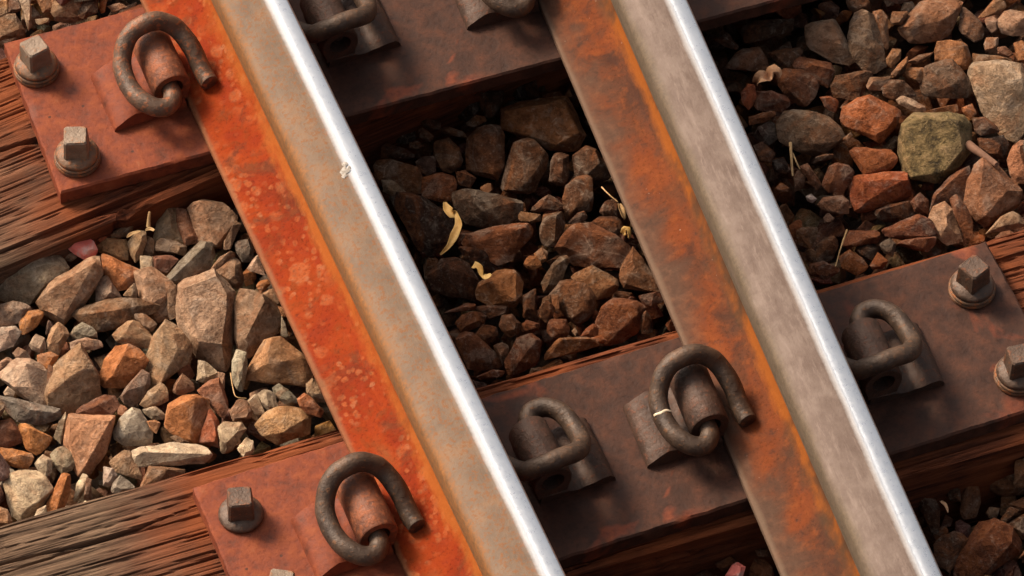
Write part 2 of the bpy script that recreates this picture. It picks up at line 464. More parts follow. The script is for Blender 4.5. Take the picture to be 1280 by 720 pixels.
FLECK = [(0.0078, 0.4266)]
bm = bmesh.new()
for fx, fy, fr in ((0, 0, 0.0055), (0.003, 0.008, 0.0035), (-0.003, -0.006, 0.003), (0.006, 0.003, 0.002)):
    ring = [bm.verts.new((FLECK[0][0] + fx + math.cos(a) * fr * (0.6 + 0.7 * random.Random(int(fx * 9999) + k).random()), FLECK[0][1] + fy + math.sin(a) * fr * (0.6 + 0.7 * random.Random(int(fy * 9999) + k).random()), 0.1764)) for k, a in enumerate([i * math.pi / 5 for i in range(10)])]
    top = bm.verts.new((FLECK[0][0] + fx, FLECK[0][1] + fy, 0.1772))
    for k in range(10): bm.faces.new((ring[k], ring[(k + 1) % 10], top))
from_bm('paint_fleck', bm, mat_plain('flaked_pale_paint', (0.26, 0.22, 0.18), (0.42, 0.37, 0.32), 300, 0.8, 0.001), RAILS[0])

# ---------------------------------------------------------------- wooden sleepers
def vnoise(rng, nx, ny, fx, fy):
    """smooth value noise on an nx x ny grid with fx, fy lattice cells"""
    lat = rng.random((int(fx) + 3, int(fy) + 3))
    x = np.linspace(0, fx, nx)[:, None]; y = np.linspace(0, fy, ny)[None, :]
    xi = np.floor(x).astype(int); yi = np.floor(y).astype(int)
    u = x - xi; v = y - yi
    u = u * u * (3 - 2 * u); v = v * v * (3 - 2 * v)
    a = lat[xi, yi]; b = lat[xi + 1, yi]; c = lat[xi, yi + 1]; e = lat[xi + 1, yi + 1]
    return (a * (1 - u) + b * u) * (1 - v) + (c * (1 - u) + e * u) * v

def make_sleeper(loc, rz, width, label, seed):
    rng = np.random.default_rng(seed)
    x0, x1, nx = -0.95, 1.45, 600
    H = 0.13
    # cross-section path: back side bottom -> back top edge -> front top edge -> front bottom
    nside, ntop = 26, 180
    path = [(width / 2, -H + H * i / nside) for i in range(nside)]
    path += [(width / 2 - width * i / ntop, 0.0) for i in range(ntop)]
    path += [(-width / 2, -H * i / nside) for i in range(nside + 1)]
    path = np.array(path)
    nrm = np.zeros_like(path)
    nrm[:nside] = (1, 0); nrm[nside:nside + ntop] = (0, 1); nrm[nside + ntop:] = (-1, 0)
    nrm[nside] = (0.7, 0.7); nrm[nside + ntop] = (-0.7, 0.7)
    n = len(path)
    g = np.zeros((nx, n))
    # long drying cracks: ridged noise stretched along the grain
    for fx, fy, thr, dep in ((5, 18, 0.965, 0.0085), (8, 50, 0.94, 0.0036), (14, 100, 0.90, 0.0014)):
        v = vnoise(rng, nx, n, fx, fy) * 0.8 + vnoise(rng, nx, n, fx * 3, fy * 1.3) * 0.2
        r = 1 - np.abs(2 * v - 1)
        g -= dep * np.clip((r - thr) / (1 - thr), 0, 1)
    g += 0.0016 * (vnoise(rng, nx, n, 22, 80) - 0.5) + 0.0025 * (vnoise(rng, nx, n, 6, 8) - 0.5)
    # splintered, worn arrises
    s = np.arange(n)
    for k in (nside, nside + ntop):
        w = np.exp(-((s - k) / 4.5) ** 2)[None, :]
        g -= w * (0.002 + 0.006 * vnoise(rng, nx, n, 26, 30) ** 1.5)
    xs = np.linspace(x0, x1, nx)
    P = np.zeros((nx, n, 3))
    P[:, :, 0] = xs[:, None]
    P[:, :, 1] = path[None, :, 0] + nrm[None, :, 0] * g
    P[:, :, 2] = path[None, :, 1] + nrm[None, :, 1] * g
    idx = np.arange(nx * n).reshape(nx, n)
    F = np.stack([idx[:-1, :-1], idx[:-1, 1:], idx[1:, 1:], idx[1:, :-1]], -1).reshape(-1, 4)
    me = bpy.data.meshes.new('wooden_sleeper')
    caps = [list(idx[0, ::-1]), list(idx[-1, :])]
    bottom = [idx[0, 0], idx[-1, 0], idx[-1, -1], idx[0, -1]]
    me.from_pydata(P.reshape(-1, 3).tolist(), [], F.tolist() + [list(map(int, c)) for c in caps] + [list(map(int, bottom))])
    me.update()
    o = link_mesh('wooden_sleeper', me, M_WOOD)
    o.location = loc; o.rotation_euler.z = rz
    tag(o, label, 'sleeper', 'wooden sleepers')
    return o
PT = 0.019                                   # base plate thickness
make_sleeper((0, 0.1195, -PT - 0.001), -0.037, 0.262, 'lower weathered timber sleeper, greyish at its left end', 3)
make_sleeper((0, 0.752, -PT - 0.001), 0.11, 0.262, 'upper dark reddish timber sleeper at the top left', 8)

# ---------------------------------------------------------------- base plates
def make_plate(y0, slope, seed, label):
    """long plate carrying both rails; local frame: x across the rails, y along, top at z = 0"""
    root = empty('base_plate', (0, y0, -PT), math.atan(slope))
    tag(root, label, 'base plate', 'long steel base plates')
    rng = random.Random(seed)
    bm = bmesh.new()
    xa, xb, w = -0.249, 0.655, 0.2165
    nx, ny = 120, 28
    def hgt(x, y):
        return PT + 0.0007 * (noise.noise(Vector((x * 30, y * 30, seed))) + 0.5 * noise.noise(Vector((x * 90, y * 90, seed))))
    rows = []
    for i in range(nx + 1):
        x = xa + (xb - xa) * i / nx
        r = []
        for j in range(ny + 1):
            y = w * j / ny
            dx = 0.0013 * noise.noise(Vector((y * 60, 3, seed))) if i in (0, nx) else 0
            dy = 0.0013 * noise.noise(Vector((x * 60, 7, seed))) if j in (0, ny) else 0
            r.append(bm.verts.new((x + dx, y + dy, hgt(x, y))))
        rows.append(r)
    for a, b in zip(rows, rows[1:]):
        for j in range(ny):
            bm.faces.new((a[j], b[j], b[j + 1], a[j + 1]))
    ring = [rows[i][0] for i in range(nx + 1)] + [rows[nx][j] for j in range(1, ny + 1)] + [rows[i][ny] for i in range(nx - 1, -1, -1)] + [rows[0][j] for j in range(ny - 1, 0, -1)]
    cx, cy = (xa + xb) / 2, w / 2
    def off(v, d, z):
        return bm.verts.new((v.co.x + d * (1 if v.co.x > cx + (xb - xa) / 2 - 1e-2 else -1 if v.co.x < xa + 1e-2 else 0), v.co.y + d * (1 if v.co.y > w - 4e-3 else -1 if v.co.y < 4e-3 else 0), z))
    mid = [off(v, 0.0022, PT - 0.0022) for v in ring]
    low = [off(v, 0.0026, 0.0) for v in ring]
    m = len(ring)
    for i in range(m):
        k = (i + 1) % m
        bm.faces.new((ring[i], ring[k], mid[k], mid[i]))
        bm.faces.new((mid[i], mid[k], low[k], low[i]))
    bm.faces.new(list(reversed(low)))
    from_bm('plate', bm, M_PLATE, root, 40)
    return root

# clip centre line in the frame of a left-hand seat: x from the rail axis, y from the plate's near edge
CLIP = [(-53.5, 71, 25.6), (-55.0, 82, 26.2), (-56.6, 97, 32), (-59.5, 113, 43), (-67.5, 130, 55), (-77, 137, 64), (-88, 139.5, 70), (-103, 139, 72), (-118, 136, 68), (-129, 129.5, 60), (-137, 119, 50.5), (-141, 105, 44.5), (-140.5, 84, 40.5), (-134, 63.5, 40), (-122, 51, 37), (-109, 50, 35), (-100, 60, 35), (-98, 80, 35), (-97, 128, 35)]
SEAT_Y = 105.6

def catmull(pts, sub):
    out = []
    P = [Vector(p) for p in pts]
    for i in range(len(P) - 1):
        p0 = P[max(i - 1, 0)]; p1 = P[i]; p2 = P[i + 1]; p3 = P[min(i + 2, len(P) - 1)]
        for k in range(sub):
            t = k / sub
            out.append(0.5 * ((2 * p1) + (p2 - p0) * t + (2 * p0 - 5 * p1 + 4 * p2 - p3) * t * t + (3 * p1 - p0 - 3 * p2 + p3) * t ** 3))
    out.append(P[-1])
    return out

def tube(bm, pts, rad, seg=16, bevel=0.0, cap=True):
    """swept round bar with parallel-transport frames; rad is a number or a function of 0..1"""
    n = len(pts)
    T = [(pts[min(i + 1, n - 1)] - pts[max(i - 1, 0)]).normalized() for i in range(n)]
    up = Vector((0, 0, 1)) if abs(T[0].z) < 0.9 else Vector((1, 0, 0))
    N = (up - T[0] * up.dot(T[0])).normalized()
    rings = []
    for i in range(n):
        N = (N - T[i] * N.dot(T[i])).normalized()
        Bn = T[i].cross(N)
        r = rad(i / (n - 1)) if callable(rad) else rad
        rings.append([bm.verts.new(pts[i] + N * (r * math.cos(2 * math.pi * k / seg)) + Bn * (r * math.sin(2 * math.pi * k / seg))) for k in range(seg)])
    for a, b in zip(rings, rings[1:]):
        for k in range(seg):
            j = (k + 1) % seg
            bm.faces.new((a[k], a[j], b[j], b[k]))
    if cap:
        for rg, sgn, tt, pp in ((rings[0], -1, T[0], pts[0]), (rings[-1], 1, T[-1], pts[-1])):
            r = (rg[0].co - pp).length
            if bevel > 0:
                inner = [bm.verts.new(pp + (v.co - pp) * (1 - bevel / r) + tt * (sgn * bevel * 0.8)) for v in rg]
                for k in range(seg):
                    j = (k + 1) % seg
                    bm.faces.new((rg[k], rg[j], inner[j], inner[k]))
                rg = inner
            bm.faces.new(rg)
    return rings

def clip_mesh():
    pts = catmull([(x / 1000, (y - SEAT_Y) / 1000, z / 1000) for x, y, z in CLIP], 6)
    bm = bmesh.new()
    tube(bm, pts, lambda t: 0.0105 - 0.0008 * max(0, (t - 0.8) / 0.2) - 0.0006 * max(0, (0.06 - t) / 0.06), 18, 0.0016)
    for v in bm.verts:
        v.co += Vector((noise.noise(v.co * 70), noise.noise(v.co * 70 + Vector((9, 0, 0))), noise.noise(v.co * 70 + Vector((0, 9, 0))))) * 0.0007
    me = bpy.data.meshes.new('rail_clip')
    bmesh.ops.recalc_face_normals(bm, faces=bm.faces)
    bm.to_mesh(me); bm.free()
    me.shade_smooth(); me.set_sharp_from_angle(angle=R(40))
    return me

def shoulder_meshes():
    """cast shoulder: base with a heel ridge; the housing is a hollow half-round barrel parallel to the rail"""
    bm = bmesh.new()
    # profile across (x, z), swept along y with ragged cast ends
    prof = [(-0.168, 0.000), (-0.167, 0.0060), (-0.162, 0.0110), (-0.152, 0.0150), (-0.142, 0.0165), (-0.133, 0.0150), (-0.126, 0.0105), (-0.118, 0.0110), (-0.113, 0.0140), (-0.084, 0.0140), (-0.082, 0.0)]
    n = 14
    rows = []
    for i in range(n + 1):
        t = i / n
        y = -0.041 + 0.080 * t
        row = []
        for x, z in prof:
            e = 0.0016 * noise.noise(Vector((x * 90, y * 50, 4))) if z > 0 else 0
            f = 1.0 if 0 < i < n else 0.88
            row.append(bm.verts.new((x + e, y + (0.006 * noise.noise(Vector((x * 40, 2, 9))) if i in (0, n) else 0), z * f + e * 0.4 - (0.0005 if z == 0 else 0))))
        rows.append(row)
    for a, b in zip(rows, rows[1:]):
        for j in range(len(prof) - 1):
            bm.faces.new((a[j], a[j + 1], b[j + 1], b[j]))
    bm.faces.new(rows[0]); bm.faces.new(list(reversed(rows[-1])))
    base = bpy.data.meshes.new('shoulder')
    bmesh.ops.recalc_face_normals(bm, faces=bm.faces)
    bm.to_mesh(base); bm.free(); base.shade_smooth(); base.set_sharp_from_angle(angle=R(42))
    # barrel
    bm = bmesh.new()
    seg = 28
    ya, yb = -0.036, 0.037
    cx, cz, ro, ri = -0.0965, 0.0350, 0.0218, 0.0128
    def ring(y, r, sk=0.0):
        out = []
        for k in range(seg):
            a = 2 * math.pi * k / seg
            x = cx + r * math.cos(a) * (0.98); z = cz + r * math.sin(a)
            if r > 0.015 and math.sin(a) < -0.1:          # legs of the barrel run down to the base
                x = cx + r * math.copysign(max(abs(math.cos(a)), 0.80), math.cos(a) if abs(math.cos(a)) > 1e-6 else 1)
                z = max(cz + r * math.sin(a) * 1.4, 0.010)
            out.append(bm.verts.new((x, y + sk * (z - cz), z)))
        return out
    rr = [ring(ya, ri), ring(ya, ro - 0.0012), ring(ya + 0.0015, ro), ring(-0.012, ro * 1.012), ring(0.012, ro * 0.995), ring(yb - 0.0015, ro), ring(yb, ro - 0.0012), ring(yb, ri)]
    for a, b in zip(rr, rr[1:]):
        for k in range(seg):
            j = (k + 1) % seg
            bm.faces.new((a[k], a[j], b[j], b[k]))
    a, b = rr[-1], rr[0]
    for k in range(seg):
        j = (k + 1) % seg
        bm.faces.new((a[k], a[j], b[j], b[k]))
    bar = bpy.data.meshes.new('clip_housing')
    bmesh.ops.recalc_face_normals(bm, faces=bm.faces)
    bm.to_mesh(bar); bm.free(); bar.shade_smooth(); bar.set_sharp_from_angle(angle=R(42))
    return base, bar

ME_CLIP = clip_mesh()
ME_SHO, ME_BAR = shoulder_meshes()
ME_CLIP_R = ME_CLIP.copy(); ME_SHO_R = ME_SHO.copy(); ME_BAR_R = ME_BAR.copy()
for a, m in ((ME_CLIP, M_CLIP), (ME_SHO, M_SHOULDER), (ME_BAR, M_SHOULDER), (ME_CLIP_R, M_CLIP_R), (ME_SHO_R, M_PLATE), (ME_BAR_R, M_SHOULDER_R)):
    a.materials.append(m)

def seat(plate, y0, slope, rail, side, rusty, label):
    """one shoulder (part of the plate) and one clip (a thing) on a side of a rail"""
    y = y0 + SEAT_Y / 1000
    xr = 0.0 if rail == 0 else 0.3676 + B_SLOPE * y
    y += slope * (xr + side * 0.1)
    rz = 0.0 if rail == 0 else -math.atan(B_SLOPE)
    if side > 0: rz += math.pi
    mw = Matrix.Translation((xr, y, 0.0)) @ Matrix.Rotation(rz, 4, 'Z')
    inv = (Matrix.Translation((0, y0, -PT)) @ Matrix.Rotation(math.atan(slope), 4, 'Z')).inverted()
    s = link_mesh('shoulder', ME_SHO_R if rusty else ME_SHO, None, plate)
    s.matrix_local = inv @ mw
    b = link_mesh('clip_housing', ME_BAR_R if rusty else ME_BAR, None, s)
    c = link_mesh('rail_clip', ME_CLIP_R if rusty == 1 else ME_CLIP, None)
    jr = random.Random(label)
    c.matrix_world = mw @ Matrix.Translation((0, jr.uniform(-.002, .002), 0)) @ Matrix.Rotation(jr.uniform(-.018, .018), 4, 'Z')
    tag(c, label, 'rail clip', 'sprung rail clips')
    if 'scratch' in label:
        pts = catmull([(x / 1000, (y_ - SEAT_Y) / 1000, z / 1000) for x, y_, z in CLIP], 6)
        k = 13 * 6 - 9
        bm = bmesh.new()
        T = (pts[k + 1] - pts[k]).normalized(); N = (Vector((0, 0, 1)) - T * T.z).normalized(); Bn = T.cross(N)
        rows = []
        for s in (0.0, 0.0013, 0.0026):
            rows.append([bm.verts.new(pts[k] + T * (s + 0.0006 * math.sin(a * 5)) + (N * math.cos(a) + Bn * math.sin(a)) * (0.0116 if s == 0.0013 else 0.0110)) for a in [(-1.25 + 2.3 * i / 12) for i in range(13)]])
        for a, b2 in zip(rows, rows[1:]):
            for q in range(12): bm.faces.new((a[q], a[q + 1], b2[q + 1], b2[q]))
        from_bm('scratch', bm, M_SCRATCH, c, 60)

PLATES = []
for y0, slope, seed, label, clips in (
    (0.0005, -0.0146, 1, 'lower steel base plate, red at left and brown between rails, in the picture foreground',
     ('curled clip on the left foot of the orange rail, lower sleeper', 'clip half hidden by the left rail head, lower middle', 'clip with a pale scratch on the left foot of the brown rail', 'clip half hidden by the right rail head near two square bolts')),
    (0.6289, -0.0468, 2, 'upper steel base plate with reddish left end, at the top left',
     ('rust spotted curled clip on the upper left base plate', 'clip half hidden by the left rail head at the top edge', 'clip loop cut off by the top edge between the rails', 'clip beside the brown rail hidden above the top edge'))):
    p = make_plate(y0, slope, seed, label)
    PLATES.append(p)
    k = 0
    for rail in (0, 1):
        for side in (-1, 1):
            if seed == 2 and rail == 1 and side == 1:
                continue
            seat(p, y0, slope, rail, side, (1 if seed == 2 else 2) if (rail == 0 and side < 0) else 0, clips[k])
            k += 1

# ---------------------------------------------------------------- square-head screws
def lathe(bm, prof, seg=28, cx=0, cy=0):
    rows = []
    for r, z in prof:
        rows.append([bm.verts.new((cx + r * math.cos(2 * math.pi * k / seg), cy + r * math.sin(2 * math.pi * k / seg), z)) for k in range(seg)])
    for a, b in zip(rows, rows[1:]):
        for k in range(seg):
            j = (k + 1) % seg
            bm.faces.new((a[k], a[j], b[j], b[k]))
    bm.faces.new(rows[-1]); bm.faces.new(list(reversed(rows[0])))

def screw_meshes():
    bm = bmesh.new()                                   # square drive head, tapered and worn
    lv = ((0.0138, 0.014), (0.0136, 0.022), (0.0126, 0.0395), (0.0112, 0.0415))
    rows = []
    for h, z in lv:
        pts = []
        for sx, sy in ((-1, -1), (1, -1), (1, 1), (-1, 1)):
            c = 0.0022
            a = (sx * h, sy * (h - c)); b = (sx * (h - c), sy * h)
            pts += ([a, b] if sx * sy < 0 else [b, a]) if False else ([b, a] if (sx, sy) in ((-1, -1), (1, 1)) else [a, b])
        # order the octagon by angle
        pts.sort(key=lambda p: math.atan2(p[1], p[0]))
        rows.append([bm.verts.new((x + 0.0004 * noise.noise(Vector((x * 99, y * 99, z * 99))), y, z)) for x, y in pts])
    for a, b in zip(rows, rows[1:]):
        for k in range(8):
            j = (k + 1) % 8
            bm.faces.new((a[k], a[j], b[j], b[k]))
    bm.faces.new(rows[-1]); bm.faces.new(list(reversed(rows[0])))
    head = bpy.data.meshes.new('square_head'); bmesh.ops.recalc_face_normals(bm, faces=bm.faces); bm.to_mesh(head); bm.free()
    bm = bmesh.new()                                   # domed flange
    lathe(bm, [(0.0225, 0.0062), (0.0238, 0.0075), (0.0236, 0.0098), (0.0215, 0.0122), (0.0165, 0.0150), (0.011, 0.0162)])
    fl = bpy.data.meshes.new('flange'); bmesh.ops.recalc_face_normals(bm, faces=bm.faces); bm.to_mesh(fl); bm.free()
    fl.shade_smooth(); fl.set_sharp_from_angle(angle=R(50))
    bm = bmesh.new()                                   # spring washer
    lathe(bm, [(0.0225, -0.0033), (0.0250, -0.0030), (0.0257, -0.0010), (0.0250, 0.0010), (0.0222, 0.0016), (0.0222, 0.0020), (0.0248, 0.0026), (0.0254, 0.0042), (0.0246, 0.0056), (0.0215, 0.0061)])
    wa = bpy.data.meshes.new('washer'); bmesh.ops.recalc_face_normals(bm, faces=bm.faces); bm.to_mesh(wa); bm.free()
    wa.shade_smooth(); wa.set_sharp_from_angle(angle=R(50))
    return head, fl, wa
ME_HEAD, ME_FL, ME_WA = screw_meshes()
ME_HEAD_P = ME_HEAD.copy(); ME_FL_P = ME_FL.copy()
for a, m in ((ME_HEAD, M_BOLT), (ME_FL, M_BOLT), (ME_WA, M_WASHER), (ME_HEAD_P, M_BOLT_P), (ME_FL_P, M_WASHER)):
    a.materials.append(m)
for x, y, rz, pale, wash, label in (
    (-0.2195, 0.808, R(12), True, 1, 'square headed screw at the far corner of the upper left plate'),
    (-0.2185, 0.674, R(-20), True, 1, 'square headed screw at the near corner of the upper left plate'),
    (-0.2135, 0.170, R(-16), False, 0, 'square headed screw near the left corner of the lower plate'),
    (-0.2095, 0.058, R(-30), True, 0, 'screw mostly cut off by the bottom edge, lower left plate'),
    (0.6175, 0.154, R(20), False, 1, 'dark square headed screw at the far right corner of the plate'),
    (0.6155, 0.032, R(-8), False, 1, 'square headed screw cut by the right picture edge')):
    e = empty('square_head_screw', (x, y, 0.0038), rz)
    if not wash: e.location.z = -0.0045
    tag(e, label, 'screw', 'square headed sleeper screws')
    link_mesh('square_head', ME_HEAD_P if pale else ME_HEAD, None, e)
    link_mesh('flange', ME_FL_P if pale else ME_FL, None, e)
    if wash: link_mesh('washer', ME_WA, None, e)

# ---------------------------------------------------------------- ballast stones
PAL = dict(T=(.31, .205, .13), T2=(.335, .225, .155), TP=(.43, .32, .225), TP2=(.40, .325, .25), P=(.50, .395, .285), P2=(.45, .37, .27), TO=(.34, .19, .10), O=(.38, .165, .068),
           OP=(.42, .225, .135), OB=(.33, .145, .065), G=(.235, .205, .16), GT=(.30, .235, .175), GP=(.43, .365, .29), B=(.20, .125, .082), BG=(.195, .148, .115), BR=(.225, .108, .066),
           BT=(.265, .17, .11), D=(.120, .076, .054), DR=(.16, .078, .050), DG=(.135, .105, .088), K=(.07, .050, .041), K2=(.19, .17, .15), R=(.31, .105, .052), RO=(.34, .135, .065),  # K: near-black for stones lying in shadow, the shade put into the colour
           L=(.24, .21, .11), W=(.80, .78, .76), PK=(.55, .32, .27))
GROUPS = dict(TL='ballast stones behind the upper base plate', L='ballast stones left of the orange rail', M='ballast stones between the two rails', BM='ballast stones below the lower sleeper between the rails', R='ballast stones right of the brown rail', BR='ballast stones at the bottom right corner')

def rock_bm(points, seed, size, cuts=1):
    """crushed rock: convex hull of the points, flats kept, arrises chipped, surface roughened"""
    bm = bmesh.new()
    for p in points:
        bm.verts.new(p)
    res = bmesh.ops.convex_hull(bm, input=bm.verts)
    junk = [e for e in set(res['geom_interior'] + res['geom_unused']) if isinstance(e, bmesh.types.BMVert)]
    if junk: bmesh.ops.delete(bm, geom=junk, context='VERTS')
    rg = random.Random(seed)
    for _ in range(4):                                   # knock flats off the corners
        nv = Vector((rg.gauss(0, 1), rg.gauss(0, 1), rg.gauss(0.3, 1))).normalized()
        ext = max(v.co.dot(nv) for v in bm.verts)
        g = bmesh.ops.bisect_plane(bm, geom=bm.verts[:] + bm.edges[:] + bm.faces[:], plane_co=nv * ext * rg.uniform(0.80, 0.92), plane_no=nv, clear_outer=True)
        ed = [e for e in g['geom_cut'] if isinstance(e, bmesh.types.BMEdge)]
        if ed: bmesh.ops.contextual_create(bm, geom=ed)
    bmesh.ops.scale(bm, vec=(1.11, 1.11, 1.11), verts=bm.verts)
    bmesh.ops.dissolve_limit(bm, angle_limit=R(10), verts=bm.verts, edges=bm.edges)
    bmesh.ops.bevel(bm, geom=list(bm.edges), offset=min(0.0008, 0.02 * size), offset_type='OFFSET', segments=1, profile=0.6, affect='EDGES', clamp_overlap=True)
    bmesh.ops.triangulate(bm, faces=bm.faces)
    for _ in range(cuts):
        long = [e for e in bm.edges if e.calc_length() > size * 0.10]
        if not long: break
        bmesh.ops.subdivide_edges(bm, edges=long, cuts=1)
        bmesh.ops.triangulate(bm, faces=bm.faces)
    bm.normal_update()
    disp = []
    off = Vector((seed * 3.17, seed * 1.31, seed * 0.7))
    for v in bm.verts:
        q = v.co
        a = noise.noise(q * 38 + off) * 0.022 * size + noise.noise(q * 150 + off) * 0.014 * size
        a += (noise.voronoi(q * (1.7 / size) + off)[0][0] - 0.45) * 0.060 * size
        disp.append(v.normal * a)
    for v, dv in zip(bm.verts, disp):
        v.co += dv
    return bm

def set_col(me, c):
    at = me.attributes.new('col', 'FLOAT_COLOR', 'POINT')
    arr = np.tile(np.array([*c, 1.0], dtype=np.float32), len(me.vertices))
    at.data.foreach_set('color', arr)

